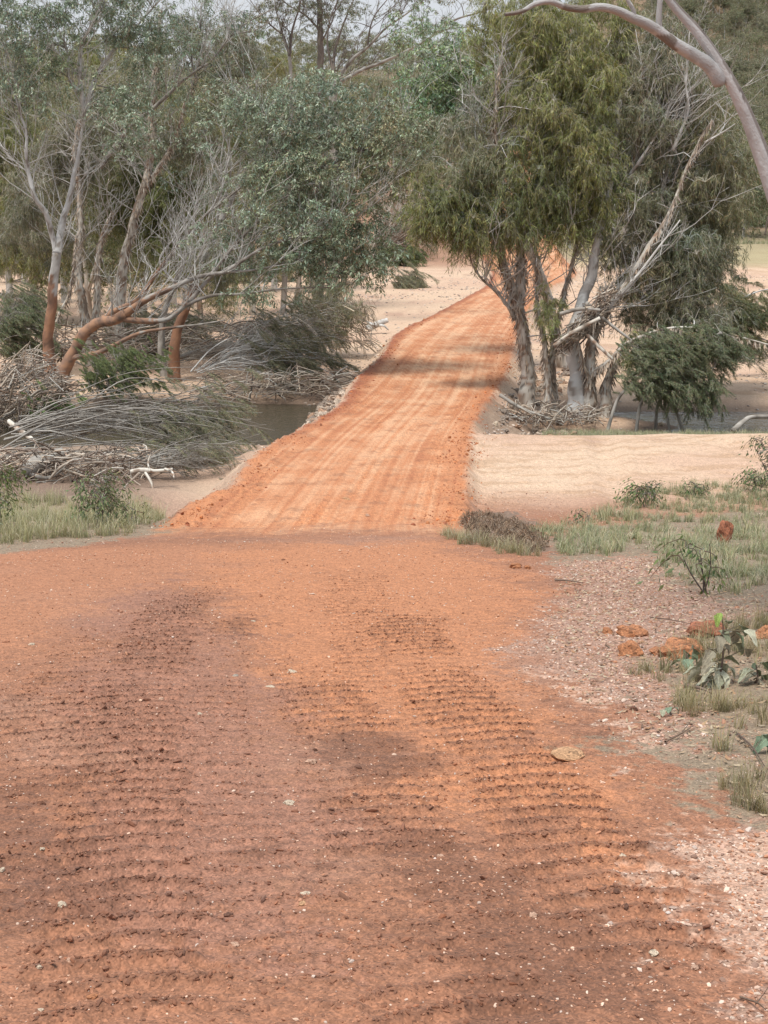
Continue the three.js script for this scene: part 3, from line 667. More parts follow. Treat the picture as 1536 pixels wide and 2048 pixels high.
// ---------------------------------------------------------------- trees left of the road
tree('gum_tree', 'slender pale gum with rusty lower trunk and forked white stems at far left', 'tree', 'left bank trees', {
  seed: 1, bare: 90, bareLength: 1.2, bark: 'gum', base: onGround(...[-10.7, 45]),
  stems: [
    stem([onGround(-10.7, 45, -0.2), [97, 690, 45], [100, 640, 45], [106, 570, 45], [113, 505, 45]], 0.19, 0.14, { flare: 0.3 }),
    stem([[113, 508, 45], [104, 470, 45], [92, 425, 44.8], [70, 395, 44.6], [57, 345, 44.6], [52, 300, 44.5], [53, 265, 44.5], [44, 235, 44.5], [34, 208, 44.5], [22, 175, 44.5], [2, 130, 44.4]], 0.10, 0.04, { name: 'limb', bark: 'white' }),
    stem([[113, 508, 45], [122, 460, 45.2], [140, 390, 45.3], [155, 320, 45.4], [164, 265, 45.4], [171, 232, 45.4]], 0.15, 0.10, { name: 'limb', bark: 'white' }),
    stem([[171, 234, 45.4], [165, 195, 45.4], [160, 150, 45.2], [164, 90, 45.2], [186, 42, 45], [204, 0, 45], [215, -60, 45]], 0.085, 0.03, { name: 'limb', bark: 'white' }),
    stem([[171, 234, 45.4], [184, 175, 45.6], [200, 140, 45.8], [228, 100, 46], [256, 70, 46], [320, 0, 46], [360, -50, 46]], 0.10, 0.03, { name: 'limb', bark: 'white' }),
    stem([[160, 185, 45.3], [140, 160, 45.3], [137, 115, 45.3], [128, 82, 45.3], [133, 0, 45.3], [130, -50, 45.3]], 0.055, 0.02, { name: 'limb', bark: 'white' }),
  ],
  clumps: [
    [30, 60, 80, 90, 44.5, 1.2, 300, 'euc'], [100, 110, 60, 90, 45, 1.2, 160, 'euc', { tint: [0.95, 0.95, 0.8] }], [210, 20, 110, 60, 45.5, 1.3, 300, 'euc'], [60, 180, 60, 50, 44.5, 0.9, 110, 'euc'], [310, 70, 90, 60, 46, 1.2, 240, 'euc'], [60, -60, 140, 50, 45, 1.5, 160, 'euc'], [280, -60, 140, 50, 45, 1.5, 180, 'euc'],
    [240, 200, 50, 45, 45, 0.6, 110, 'euc', { tint: [1.25, 1.35, 1.3] }],
  ],
});
tree('paperbark_tree', 'clump of shaggy cream paperbark trunks behind the leaning gum', 'tree', 'left bank trees', {
  seed: 2, bare: 130, bareLength: 1.3, bark: 'paper', twigBark: 'grey', base: onGround(-10.1, 48.5),
  stems: [
    stem([onGround(-10.1, 48.5, -0.2), [180, 690, 48.5], [166, 620, 48.5], [157, 560, 48.5], [155, 505, 48.5], [162, 450, 48.5], [158, 380, 48.5], [150, 310, 48.5], [160, 240, 48.5]], 0.19, 0.06, { flare: 0.4 }),
    stem([[182, 690, 48.8], [194, 610, 48.8], [196, 530, 48.8], [206, 470, 48.8], [226, 424, 48.8]], 0.14, 0.06),
    stem([onGround(-9.0, 49, -0.2), [237, 655, 49], [243, 565, 49], [252, 505, 49], [266, 450, 49], [285, 380, 49], [300, 330, 49], [303, 270, 49], [305, 215, 49], [311, 150, 49], [316, 110, 49], [322, 20, 49]], 0.21, 0.06, { flare: 0.4 }),
    stem([[290, 375, 49], [318, 335, 49], [341, 298, 49], [356, 258, 49], [375, 190, 49], [392, 158, 49], [400, 90, 49]], 0.10, 0.04),
    stem([onGround(-11.4, 48, -0.1), [115, 640, 48], [139, 585, 48], [149, 520, 48], [152, 470, 48]], 0.08, 0.06, { name: 'limb' }),
    stem([[200, 335, 48.6], [232, 290, 48.6], [265, 250, 48.6], [310, 214, 48.4], [360, 166, 48.2], [400, 136, 48], [421, 124, 48], [450, 86, 48], [480, 55, 48], [545, 18, 48]], 0.095, 0.03, { name: 'limb', bark: 'grey', flakes: 0 }),
    stem([[391, 156, 48.1], [383, 110, 48.1], [400, 60, 48.1], [402, 10, 48.1]], 0.04, 0.015, { name: 'limb', bark: 'grey', flakes: 0 }),
    stem([[440, 100, 48], [465, 70, 47.8], [510, 60, 47.6], [560, 30, 47.5]], 0.035, 0.012, { name: 'limb', bark: 'grey', flakes: 0 }),
  ],
  clumps: [
    [120, 330, 70, 90, 50, 1, 150, 'weepDull', { per: 5 }], [260, 400, 90, 80, 51.5, 0.8, 190, 'weep', { per: 5, tint: [0.85, 0.85, 0.8] }], [340, 410, 70, 60, 51, 0.7, 120, 'weep', { per: 5, tint: [0.8, 0.85, 0.7] }], [200, 290, 80, 70, 50, 1, 130, 'weepDull', { per: 5 }], [400, 70, 120, 70, 48.4, 1.2, 260, 'euc'], [330, 150, 70, 60, 49.5, 1, 140, 'euc'], [470, 130, 70, 60, 50, 1.2, 150, 'weepDull', { per: 5 }], [60, 420, 60, 90, 51, 1, 110, 'weepDull', { per: 5 }], [250, 450, 90, 60, 51.5, 1, 110, 'weep', { per: 5, tint: [0.85, 0.9, 0.8] }], [330, 480, 70, 50, 51, 0.8, 80, 'weep', { per: 5, tint: [0.85, 0.9, 0.8] }], [40, 470, 60, 50, 52, 0.8, 60, 'weepDull', { per: 5 }], [130, 480, 60, 40, 52.5, 0.8, 50, 'weepDull', { per: 5 }],
  ],
});
tree('leaning_gum_tree', 'rusty brown gum leaning far right with a broad grey green crown', 'tree', 'left bank trees', {
  seed: 3, bare: 110, bareBark: 'white', sway: 0.6, bareLength: 1.2, bark: 'lean', base: onGround(-10.0, 43.6),
  stems: [
    stem([onGround(-10.2, 43.6, -0.2), [128, 742, 43.6], [150, 700, 43.5], [172, 665, 43.4], [195, 646, 43.3], [228, 640, 43.2], [252, 628, 43]], 0.20, 0.15, { flare: 0.25 }),
    stem([[150, 700, 43.5], [185, 655, 43.7], [225, 625, 43.9], [272, 600, 44.1], [305, 556, 44.3], [350, 500, 44.4], [400, 440, 44.4], [450, 400, 44.4], [500, 358, 44.3], [545, 305, 44.2]], 0.12, 0.03, { name: 'limb' }),
    stem([[252, 628, 43], [285, 603, 42.8], [335, 580, 42.5], [400, 553, 42.2], [450, 545, 42], [520, 538, 41.8], [590, 520, 41.6]], 0.13, 0.03, { name: 'limb' }),
    stem([[240, 636, 43.1], [290, 642, 42.8], [336, 638, 42.6], [372, 612, 42.4], [420, 592, 42.1], [482, 588, 41.8], [560, 578, 41.5], [680, 574, 41.2]], 0.11, 0.025, { name: 'limb' }),
    stem([[140, 716, 43.5], [195, 706, 43.2], [230, 690, 43], [280, 666, 42.8], [340, 656, 42.5], [405, 648, 42.2], [450, 640, 42]], 0.10, 0.03, { name: 'limb' }),
    stem([[372, 612, 42.4], [420, 555, 42.3], [470, 490, 42.2], [530, 430, 42.2], [600, 370, 42.2], [650, 330, 42.2]], 0.075, 0.02, { name: 'limb' }),
    stem([[450, 545, 42], [520, 500, 41.6], [600, 470, 41.4], [700, 440, 41.2], [760, 400, 41]], 0.06, 0.02, { name: 'limb' }),
    stem([[470, 490, 42.2], [510, 400, 42.4], [545, 330, 42.5], [600, 250, 42.6]], 0.05, 0.015, { name: 'limb' }),
    stem([[600, 370, 42.2], [700, 310, 42], [790, 290, 41.8], [850, 300, 41.6]], 0.045, 0.015, { name: 'limb' }),
  ],
  clumps: [
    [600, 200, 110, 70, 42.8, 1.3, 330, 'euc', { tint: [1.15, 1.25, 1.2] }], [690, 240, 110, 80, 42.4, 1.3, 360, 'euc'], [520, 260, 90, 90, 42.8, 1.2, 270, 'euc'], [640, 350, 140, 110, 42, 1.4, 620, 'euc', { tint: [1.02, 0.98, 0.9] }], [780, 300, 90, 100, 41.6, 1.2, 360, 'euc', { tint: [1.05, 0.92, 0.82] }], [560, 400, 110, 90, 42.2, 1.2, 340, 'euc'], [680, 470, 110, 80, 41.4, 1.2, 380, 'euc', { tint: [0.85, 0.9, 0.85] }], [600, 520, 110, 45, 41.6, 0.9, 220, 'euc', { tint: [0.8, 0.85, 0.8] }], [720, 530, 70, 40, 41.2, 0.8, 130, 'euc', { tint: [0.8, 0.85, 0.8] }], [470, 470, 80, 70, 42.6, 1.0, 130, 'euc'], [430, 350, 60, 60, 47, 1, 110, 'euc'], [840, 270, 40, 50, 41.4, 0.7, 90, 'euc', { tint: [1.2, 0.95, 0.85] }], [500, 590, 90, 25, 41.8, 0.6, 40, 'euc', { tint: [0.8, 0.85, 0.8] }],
  ],
});
tree('gum_tree', 'rusty trunked gum rising behind the fallen grey shrub', 'tree', 'left bank trees', {
  seed: 4, bare: 80, bareBark: 'white', sway: 0.3, bareLength: 1.3, bark: 'gum', base: onGround(-6.65, 44.5),
  stems: [
    stem([onGround(-6.7, 44.5, -0.2), [350, 690, 44.5], [366, 630, 44.5], [384, 582, 44.5], [402, 530, 44.6], [432, 462, 44.8], [470, 385, 45], [500, 325, 45]], 0.19, 0.06, { flare: 0.25 }),
    stem([onGround(-7.1, 45.5, -0.2), [322, 680, 45.5], [333, 610, 45.5], [355, 555, 45.5], [385, 450, 45.7], [400, 390, 45.9]], 0.15, 0.05, { bark: 'grey' }),
    stem([[384, 582, 44.5], [345, 560, 44.4], [320, 520, 44.4], [345, 480, 44.3], [375, 440, 44.3]], 0.05, 0.02, { name: 'limb', bark: 'white' }),
    stem([[432, 462, 44.8], [440, 400, 44.6], [455, 330, 44.6], [500, 240, 44.5], [530, 230, 44.5]], 0.05, 0.02, { name: 'limb', bark: 'white' }),
  ],
  clumps: [[420, 230, 80, 80, 45.5, 1.2, 180, 'euc', { tint: [1, 0.95, 0.85] }], [500, 180, 80, 70, 45.8, 1.2, 190, 'dull'], [380, 300, 70, 80, 51, 1.2, 150, 'weepDull', { per: 5 }], [450, 540, 70, 50, 44, 0.8, 60, 'weepDull', { per: 5 }], [300, 300, 60, 70, 51, 0.8, 120, 'euc', { tint: [0.9, 1, 1] }], [260, 260, 45, 60, 44.6, 0.7, 110, 'euc', { tint: [1.2, 1.35, 1.3] }]],
});
tree('paperbark_tree', 'thin paperbark with weeping dull leaves over the dry hanging vines', 'tree', 'left bank trees', {
  seed: 6, bark: 'paper', base: onGround(-3.4, 53),
  stems: [
    stem([onGround(-2.6, 52.5, -0.2), [640, 640, 52], [655, 590, 51.6], [668, 500, 51.4], [690, 420, 51.2]], 0.09, 0.05, { bark: 'grey' }),
    stem([[640, 640, 52], [625, 560, 51.8], [640, 470, 52], [655, 400, 52], [680, 350, 52]], 0.07, 0.04),
    stem([[640, 620, 52], [700, 570, 51], [735, 545, 50.6]], 0.05, 0.03, { name: 'limb' }),
  ],
  clumps: [[660, 600, 60, 40, 51, 0.7, 50, 'weepDull', { per: 4, tint: [1.5, 1.25, 0.95] }], [700, 620, 30, 40, 50.6, 0.5, 26, 'weepDull', { per: 4, tint: [1.7, 1.3, 1.0] }], [650, 660, 80, 30, 51, 0.8, 60, 'weepDull', { per: 5, tint: [1.3, 1.2, 0.9] }]],
});
// ---------------------------------------------------------------- trees in the middle and behind
tree('bare_limbed_tree', 'dark tree with bare limbs fanning out against the sky at top centre', 'tree', null, {
  seed: 8, bare: 50, bareBark: 'dark', sway: 0.5, bareLength: 1.3, bark: 'dark', twigBark: 'dark', base: onGround(-1.6, 64),
  stems: [
    stem([onGround(-2.4, 64, -0.2), [670, 420, 64], [665, 260, 64], [668, 165, 64]], 0.24, 0.17, { bark: 'grey' }),
    stem([[668, 168, 64], [705, 118, 63.8], [735, 95, 63.6], [770, 58, 63.4], [820, 22, 63.2], [868, -20, 63]], 0.10, 0.03, { name: 'limb', bark: 'grey' }),
    stem([[680, 165, 64], [720, 142, 63.4], [765, 124, 63], [850, 82, 62.4], [905, 42, 62], [985, 14, 61.5], [1020, -20, 61]], 0.10, 0.025, { name: 'limb', bark: 'lean' }),
    stem([[667, 160, 64], [668, 110, 64.2], [686, 50, 64.4], [720, -30, 64.6]], 0.10, 0.03, { name: 'limb' }),
    stem([[668, 150, 64], [655, 90, 64.2], [660, 40, 64.4], [690, -30, 64.4]], 0.06, 0.02, { name: 'limb' }),
    stem([[735, 95, 63.6], [745, 40, 63.4], [790, -20, 63.2]], 0.045, 0.015, { name: 'limb' }),
    stem([[850, 82, 62.4], [890, 60, 62.2], [950, 52, 62], [1010, 38, 61.8]], 0.035, 0.01, { name: 'limb' }),
  ],
  clumps: [[700, 20, 60, 40, 64.4, 1.5, 60, 'dull', { tint: [0.7, 0.75, 0.8] }], [790, -20, 100, 40, 63, 1.5, 50, 'dull', { tint: [0.7, 0.75, 0.8] }], [880, 30, 90, 60, 62.5, 1.6, 16, 'dull', { per: 3 }], [950, 60, 70, 60, 62, 1.2, 10, 'dull', { per: 2 }]],
});
tree('tall_dark_tree', 'tall straight dark trunk crossing the sky gap at top centre', 'tree', null, {
  seed: 9, bare: 30, bareBark: 'dark', bark: 'dark', twigBark: 'dark', base: onGround(-3.2, 72),
  stems: [stem([onGround(-3.3, 72, -0.2), [641, 300, 72], [641, 110, 72], [639, 0, 72], [636, -90, 72]], 0.24, 0.10, { bark: 'dark' }), stem([[640, 60, 72], [610, 30, 72], [570, 5, 72], [540, -40, 72]], 0.06, 0.02, { name: 'limb' }), stem([[640, 90, 72], [665, 40, 72], [680, -20, 72]], 0.05, 0.02, { name: 'limb' })],
  clumps: [[600, 15, 80, 45, 72, 1.6, 110, 'dull', { tint: [0.65, 0.7, 0.75] }], [650, 15, 60, 40, 72, 1.4, 60, 'dull', { tint: [0.65, 0.7, 0.75] }], [640, -60, 120, 50, 72, 1.8, 120, 'dull', { tint: [0.65, 0.7, 0.75] }]],
});
tree('forked_tree', 'small reddish forked tree below the sky gap left of the straight dark trunk', 'tree', null, {
  seed: 10, bare: 30, bareBark: 'dark', bark: 'dark', twigBark: 'dark', base: onGround(-5.2, 70),
  stems: [stem([onGround(-5, 70, -0.2), [580, 300, 70], [579, 115, 70], [566, 70, 70], [555, 30, 70], [545, -30, 70]], 0.15, 0.05, { bark: 'lean' }), stem([[579, 112, 70], [585, 60, 70], [600, 10, 70], [610, -40, 70]], 0.08, 0.03), stem([[566, 70, 70], [530, 40, 70], [500, 0, 70]], 0.05, 0.02, { name: 'limb' })],
  clumps: [[540, 30, 70, 50, 70, 1.5, 100, 'dull', { tint: [0.8, 0.85, 0.8] }], [480, 50, 60, 60, 70, 1.5, 90, 'dull', { tint: [0.8, 0.85, 0.8] }], [520, -40, 110, 40, 70, 1.5, 100, 'dull', { tint: [0.7, 0.8, 0.8] }]],
});
tree('broadleaf_tree', 'leafy fresh green tree left of the big weeping tree', 'tree', null, {
  seed: 11, bare: 20, bark: 'white', base: onGround(6.1, 48),
  stems: [
    stem([onGround(6.1, 48, -0.2), [1085, 560, 47.5], [1030, 440, 47], [990, 330, 46.5], [975, 250, 46.5], [950, 190, 46.5]], 0.20, 0.06, { bark: 'paper' }),
    stem([[990, 330, 46.5], [1015, 250, 46.5], [1025, 190, 46.5]], 0.08, 0.03, { bark: 'paper' }),
    stem([[1003, 220, 44], [985, 240, 44], [950, 262, 43.8], [920, 275, 43.6], [880, 285, 43.4]], 0.06, 0.03, { name: 'limb', bark: 'grey' }),
    stem([[1110, 215, 44.2], [1060, 245, 44], [1020, 280, 44], [1015, 330, 44]], 0.035, 0.02, { name: 'limb', bark: 'white' }),
    stem([[880, 285, 43.4], [920, 245, 43.6], [960, 232, 43.6], [1010, 210, 43.6]], 0.03, 0.012, { name: 'limb', bark: 'grey' }),
  ],
  clumps: [[900, 130, 90, 60, 46.5, 1.4, 280, 'fresh', { tint: [1, 1.02, 0.9] }], [960, 170, 110, 50, 46, 1.4, 300, 'fresh', { tint: [1.1, 1.1, 0.85] }], [860, 190, 70, 60, 47, 1.2, 220, 'fresh', { tint: [0.85, 1.0, 0.9] }], [1040, 160, 80, 45, 45.8, 1.0, 190, 'fresh', { tint: [1.2, 1.12, 0.8] }], [900, 230, 80, 40, 46, 1, 150, 'fresh', { tint: [0.8, 0.95, 0.85] }], [1090, 150, 60, 40, 45.5, 0.9, 110, 'fresh', { tint: [1.2, 1.1, 0.75] }], [850, 60, 80, 50, 50, 1.2, 150, 'fresh']],
});
// ---------------------------------------------------------------- the big weeping paperbarks right of the road
tree('weeping_paperbark_tree', 'big weeping olive green paperbark with twin trunk at the roadside', 'tree', 'right bank trees', {
  seed: 12, bare: 150, bareLength: 0.9, bark: 'paper', twigBark: 'white', base: onGround(3.95, 38.4),
  stems: [
    stem([onGround(3.9, 38.4, -0.25), [1056, 760, 38.4], [1050, 700, 38.4], [1041, 650, 38.4], [1034, 612, 38.4], [1022, 575, 38.4], [1006, 522, 38.3], [985, 460, 38.2], [960, 400, 38], [930, 350, 38]], 0.22, 0.06, { flare: 0.35 }),
    stem([[1036, 620, 38.4], [1041, 560, 38.5], [1043, 510, 38.6], [1052, 450, 38.7], [1066, 380, 38.8], [1075, 280, 38.9], [1080, 180, 39], [1085, 80, 39]], 0.17, 0.04),
    stem([[1030, 640, 38.3], [1016, 612, 38.2], [990, 582, 38], [962, 556, 37.9], [945, 528, 37.8], [935, 490, 37.8]], 0.06, 0.02, { name: 'limb', bark: 'grey', flakes: 0 }),
    stem([[1052, 450, 38.7], [1030, 380, 38.2], [1000, 310, 37.8], [990, 230, 37.6], [1000, 130, 37.6]], 0.08, 0.03, { name: 'limb' }),
    stem([[1066, 380, 38.8], [1100, 310, 38.6], [1130, 240, 38.4], [1150, 160, 38.4]], 0.08, 0.03, { name: 'limb' }),
  ],
  clumps: [
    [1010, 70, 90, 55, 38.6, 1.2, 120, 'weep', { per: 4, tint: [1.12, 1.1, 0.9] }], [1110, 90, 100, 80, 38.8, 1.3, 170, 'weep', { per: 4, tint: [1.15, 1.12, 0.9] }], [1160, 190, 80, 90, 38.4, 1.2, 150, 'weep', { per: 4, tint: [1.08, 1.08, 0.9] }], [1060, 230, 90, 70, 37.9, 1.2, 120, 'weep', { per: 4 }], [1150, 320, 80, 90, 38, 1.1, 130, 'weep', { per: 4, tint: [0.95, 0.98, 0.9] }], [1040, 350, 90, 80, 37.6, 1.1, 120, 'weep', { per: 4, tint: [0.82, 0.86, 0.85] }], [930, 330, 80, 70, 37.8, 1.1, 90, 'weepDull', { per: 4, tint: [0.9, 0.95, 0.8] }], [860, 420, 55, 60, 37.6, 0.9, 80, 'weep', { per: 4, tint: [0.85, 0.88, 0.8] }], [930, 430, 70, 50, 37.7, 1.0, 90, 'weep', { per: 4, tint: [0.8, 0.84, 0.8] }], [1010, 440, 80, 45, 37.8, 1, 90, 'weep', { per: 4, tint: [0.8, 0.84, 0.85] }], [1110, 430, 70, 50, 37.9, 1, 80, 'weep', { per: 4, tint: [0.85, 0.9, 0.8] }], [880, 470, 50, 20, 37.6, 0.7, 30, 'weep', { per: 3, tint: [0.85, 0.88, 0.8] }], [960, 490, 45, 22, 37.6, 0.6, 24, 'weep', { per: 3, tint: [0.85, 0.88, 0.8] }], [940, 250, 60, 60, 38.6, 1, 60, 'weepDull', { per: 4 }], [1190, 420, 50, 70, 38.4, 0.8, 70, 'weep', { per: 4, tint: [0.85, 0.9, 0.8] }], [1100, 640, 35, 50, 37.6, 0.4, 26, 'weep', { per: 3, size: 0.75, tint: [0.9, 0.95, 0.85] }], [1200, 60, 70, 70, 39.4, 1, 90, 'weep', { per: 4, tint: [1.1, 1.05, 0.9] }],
  ],
});
tree('paperbark_tree', 'cluster of grey and cream paperbark trunks with thin pale stems leaning right', 'tree', 'right bank trees', {
  seed: 13, bare: 150, sway: 0.4, bareLength: 1.0, bark: 'paper', twigBark: 'white', base: onGround(5.25, 37.8),
  stems: [
    stem([onGround(5.15, 37.6, -0.25), [1152, 790, 37.6], [1155, 750, 37.6], [1146, 700, 37.7], [1150, 650, 37.8], [1168, 600, 38], [1186, 540, 38], [1198, 475, 38], [1215, 400, 38.2], [1225, 300, 38.4], [1240, 200, 38.4]], 0.26, 0.07, { flare: 0.35, bark: 'white' }),
    stem([onGround(4.45, 38, -0.25), [1096, 780, 38], [1093, 720, 38], [1084, 660, 38], [1074, 610, 38.1], [1076, 540, 38.2], [1070, 470, 38.2]], 0.13, 0.05, { flare: 0.3 }),
    stem([onGround(4.75, 38.3, -0.25), [1104, 740, 38.3], [1112, 660, 38.4], [1128, 590, 38.5], [1146, 520, 38.6], [1158, 450, 38.8]], 0.13, 0.05, { flare: 0.3 }),
    stem([onGround(5.5, 37.5, -0.25), [1178, 770, 37.5], [1182, 700, 37.6], [1200, 640, 37.8], [1232, 590, 38], [1264, 540, 38.2], [1298, 470, 38.4], [1322, 392, 38.6], [1340, 305, 38.8], [1350, 230, 38.8], [1366, 120, 39]], 0.18, 0.04, { flare: 0.35 }),
    stem([onGround(5.95, 37.5, -0.25), [1212, 780, 37.5], [1196, 820, 37.5]].slice(0, 2).concat([[1225, 740, 37.5], [1245, 690, 37.6]]), 0.17, 0.09, { flare: 0.3 }),
    stem([[1232, 600, 37.6], [1290, 505, 37.6], [1340, 422, 37.8], [1378, 325, 38], [1398, 285, 38], [1424, 238, 38]], 0.08, 0.025, { name: 'limb' }),
    stem([[1196, 640, 37.5], [1250, 580, 37.2], [1310, 505, 37.2], [1360, 440, 37.2]], 0.06, 0.02, { name: 'limb', bark: 'white', flakes: 0 }),
    stem([[1268, 330, 38.6], [1278, 270, 38.6], [1283, 200, 38.6], [1284, 130, 38.6]], 0.06, 0.03, { name: 'limb' }),
    stem([[1260, 350, 38.4], [1300, 290, 38.2], [1330, 245, 38.2]], 0.05, 0.02, { name: 'limb', bark: 'white', flakes: 0 }),
    stem([[1345, 300, 38.2], [1375, 225, 38.2], [1372, 160, 38.2], [1380, 60, 38.2]], 0.05, 0.02, { name: 'limb', bark: 'white', flakes: 0 }),
    stem([[1408, 286, 37.6], [1440, 268, 37.5], [1470, 248, 37.4]], 0.03, 0.012, { name: 'limb', bark: 'white', flakes: 0 }),
    stem([[1182, 770, 37.4], [1172, 740, 37.3], [1160, 700, 37.2], [1150, 660, 37.2]], 0.07, 0.03, { name: 'limb' }),
    stem([[1185, 745, 37.4], [1215, 725, 37.2], [1250, 690, 37], [1290, 670, 36.9], [1350, 655, 36.8], [1430, 662, 36.7], [1540, 690, 36.6]], 0.075, 0.025, { name: 'limb' }),
    stem([[1250, 690, 37], [1310, 668, 36.9], [1380, 668, 36.8], [1450, 690, 36.8], [1500, 720, 36.7]], 0.04, 0.012, { name: 'limb', bark: 'white', flakes: 0 }),
  ],
  clumps: [
    [1290, 240, 90, 100, 39, 1.2, 160, 'weepDull', { per: 4, tint: [0.95, 1, 0.9] }], [1370, 260, 80, 110, 39.2, 1.2, 160, 'weepDull', { per: 4, tint: [0.95, 1, 0.9] }], [1280, 400, 90, 90, 38.8, 1.1, 150, 'weepDull', { per: 4, tint: [0.85, 0.92, 0.85] }], [1390, 400, 90, 80, 39, 1.1, 150, 'weepDull', { per: 4, tint: [0.95, 0.98, 0.85] }], [1340, 500, 90, 60, 38.6, 1, 120, 'weepDull', { per: 4, tint: [0.85, 0.95, 0.9] }], [1300, 120, 80, 80, 39.4, 1.2, 110, 'weepDull', { per: 4 }], [1380, 560, 70, 60, 38.6, 0.9, 90, 'weepDull', { per: 4, tint: [0.9, 1, 0.9] }], [1300, 600, 80, 60, 38.2, 0.9, 90, 'weepDull', { per: 4, tint: [0.95, 0.9, 0.8] }], [1390, 640, 50, 50, 38.2, 0.8, 50, 'weepDull', { per: 4 }], [1450, 330, 60, 80, 39.4, 0.9, 80, 'weepDull', { per: 4, tint: [1.0, 1.0, 0.8] }], [1440, 430, 60, 60, 40, 0.9, 60, 'weepDull', { per: 4, tint: [1.05, 1.05, 0.8] }], [1240, 510, 50, 60, 38.6, 0.7, 50, 'weepDull', { per: 4 }], [1360, 470, 90, 90, 40, 1.0, 120, 'weepDull', { per: 4, tint: [0.9, 0.95, 0.85] }], [1330, 640, 100, 70, 38.8, 0.8, 110, 'weepDull', { per: 4, tint: [1.0, 0.95, 0.85] }], [1420, 540, 60, 70, 39.4, 0.8, 80, 'weepDull', { per: 4, tint: [1.0, 1.05, 0.9] }], [1270, 700, 45, 40, 37.2, 0.5, 30, 'weep', { per: 3, size: 0.8, tint: [0.9, 0.95, 0.85] }],
  ],
});
tree('fallen_feathery_tree', 'flood flattened tree with dark feathery foliage trailing right over the sand', 'tree', 'right bank trees', {
  seed: 14, bark: 'grey', base: onGround(6.6, 36.6),
  stems: [
    stem([onGround(5.7, 35.8, -0.1), [1235, 800, 35.9], [1262, 770, 36], [1300, 735, 36.1], [1340, 700, 36.2], [1400, 680, 36.2]], 0.05, 0.02),
    stem([onGround(6.5, 36, -0.1), [1285, 800, 36], [1320, 775, 36], [1370, 745, 36], [1430, 735, 36]], 0.05, 0.015),
    stem([onGround(7.1, 36.4, -0.1), [1320, 800, 36.3], [1350, 775, 36.2], [1400, 770, 36.1]], 0.05, 0.015),
    stem([onGround(7.9, 36.4, -0.1), [1345, 800, 36.3], [1325, 770, 36.2], [1300, 740, 36.2]], 0.045, 0.02),
    stem([onGround(7.5, 36.2, -0.1), [1330, 790, 36.3], [1345, 745, 36.2], [1375, 705, 36.1], [1440, 665, 36]], 0.04, 0.015),
  ],
  clumps: [
    [1320, 700, 80, 50, 36.3, 0.9, 427, 'feather', { size: 0.6, yaw: 0, tip: -0.3 }], [1390, 690, 80, 50, 36.4, 0.9, 427, 'feather', { size: 0.6, yaw: 0, tip: -0.4 }], [1290, 760, 60, 40, 36, 0.7, 199, 'feather', { size: 0.6, tip: -0.3 }], [1350, 750, 80, 30, 36.1, 0.8, 285, 'feather', { size: 0.6, tip: -0.5 }], [1415, 775, 26, 40, 35.9, 0.4, 124, 'feather', { size: 0.6, tip: -1.1 }], [1440, 690, 50, 30, 36.2, 0.7, 171, 'feather', { size: 0.6, tip: -0.6 }], [1345, 790, 40, 25, 35.9, 0.5, 73, 'feather', { size: 0.6, tip: -0.9 }],
  ],
});
tree('toppled_bush', 'yellow green toppled bush spreading over the sand at the right edge', 'bush', null, {
  seed: 15, bark: 'grey', base: onGround(9.6, 43),
  stems: [
    stem([onGround(8.3, 42.5, 0), [1420, 640, 42.5], [1460, 612, 42.6], [1510, 585, 42.8], [1560, 575, 43]], 0.05, 0.02, { bark: 'white' }),
    stem([onGround(8.6, 42.3, 0), [1440, 650, 42.2], [1490, 640, 42.2], [1560, 645, 42.2]], 0.045, 0.02, { bark: 'white' }),
    stem([onGround(8.6, 42, 0), [1440, 670, 41.8], [1480, 665, 41.8], [1560, 690, 41.8]], 0.04, 0.015, { bark: 'grey' }),
  ],
  clumps: [[1490, 590, 70, 28, 42.8, 0.9, 110, 'featherDull', { tint: [1.25, 1.4, 0.8] }], [1500, 640, 70, 26, 42.2, 0.8, 256, 'feather', { size: 0.6, tint: [1.2, 1.2, 0.9] }], [1450, 620, 60, 30, 42.4, 0.8, 80, 'featherDull', { tint: [1.2, 1.25, 0.8] }], [1490, 690, 60, 22, 41.6, 0.7, 50, 'featherDull', { tint: [1.1, 1.1, 0.9] }]],
});
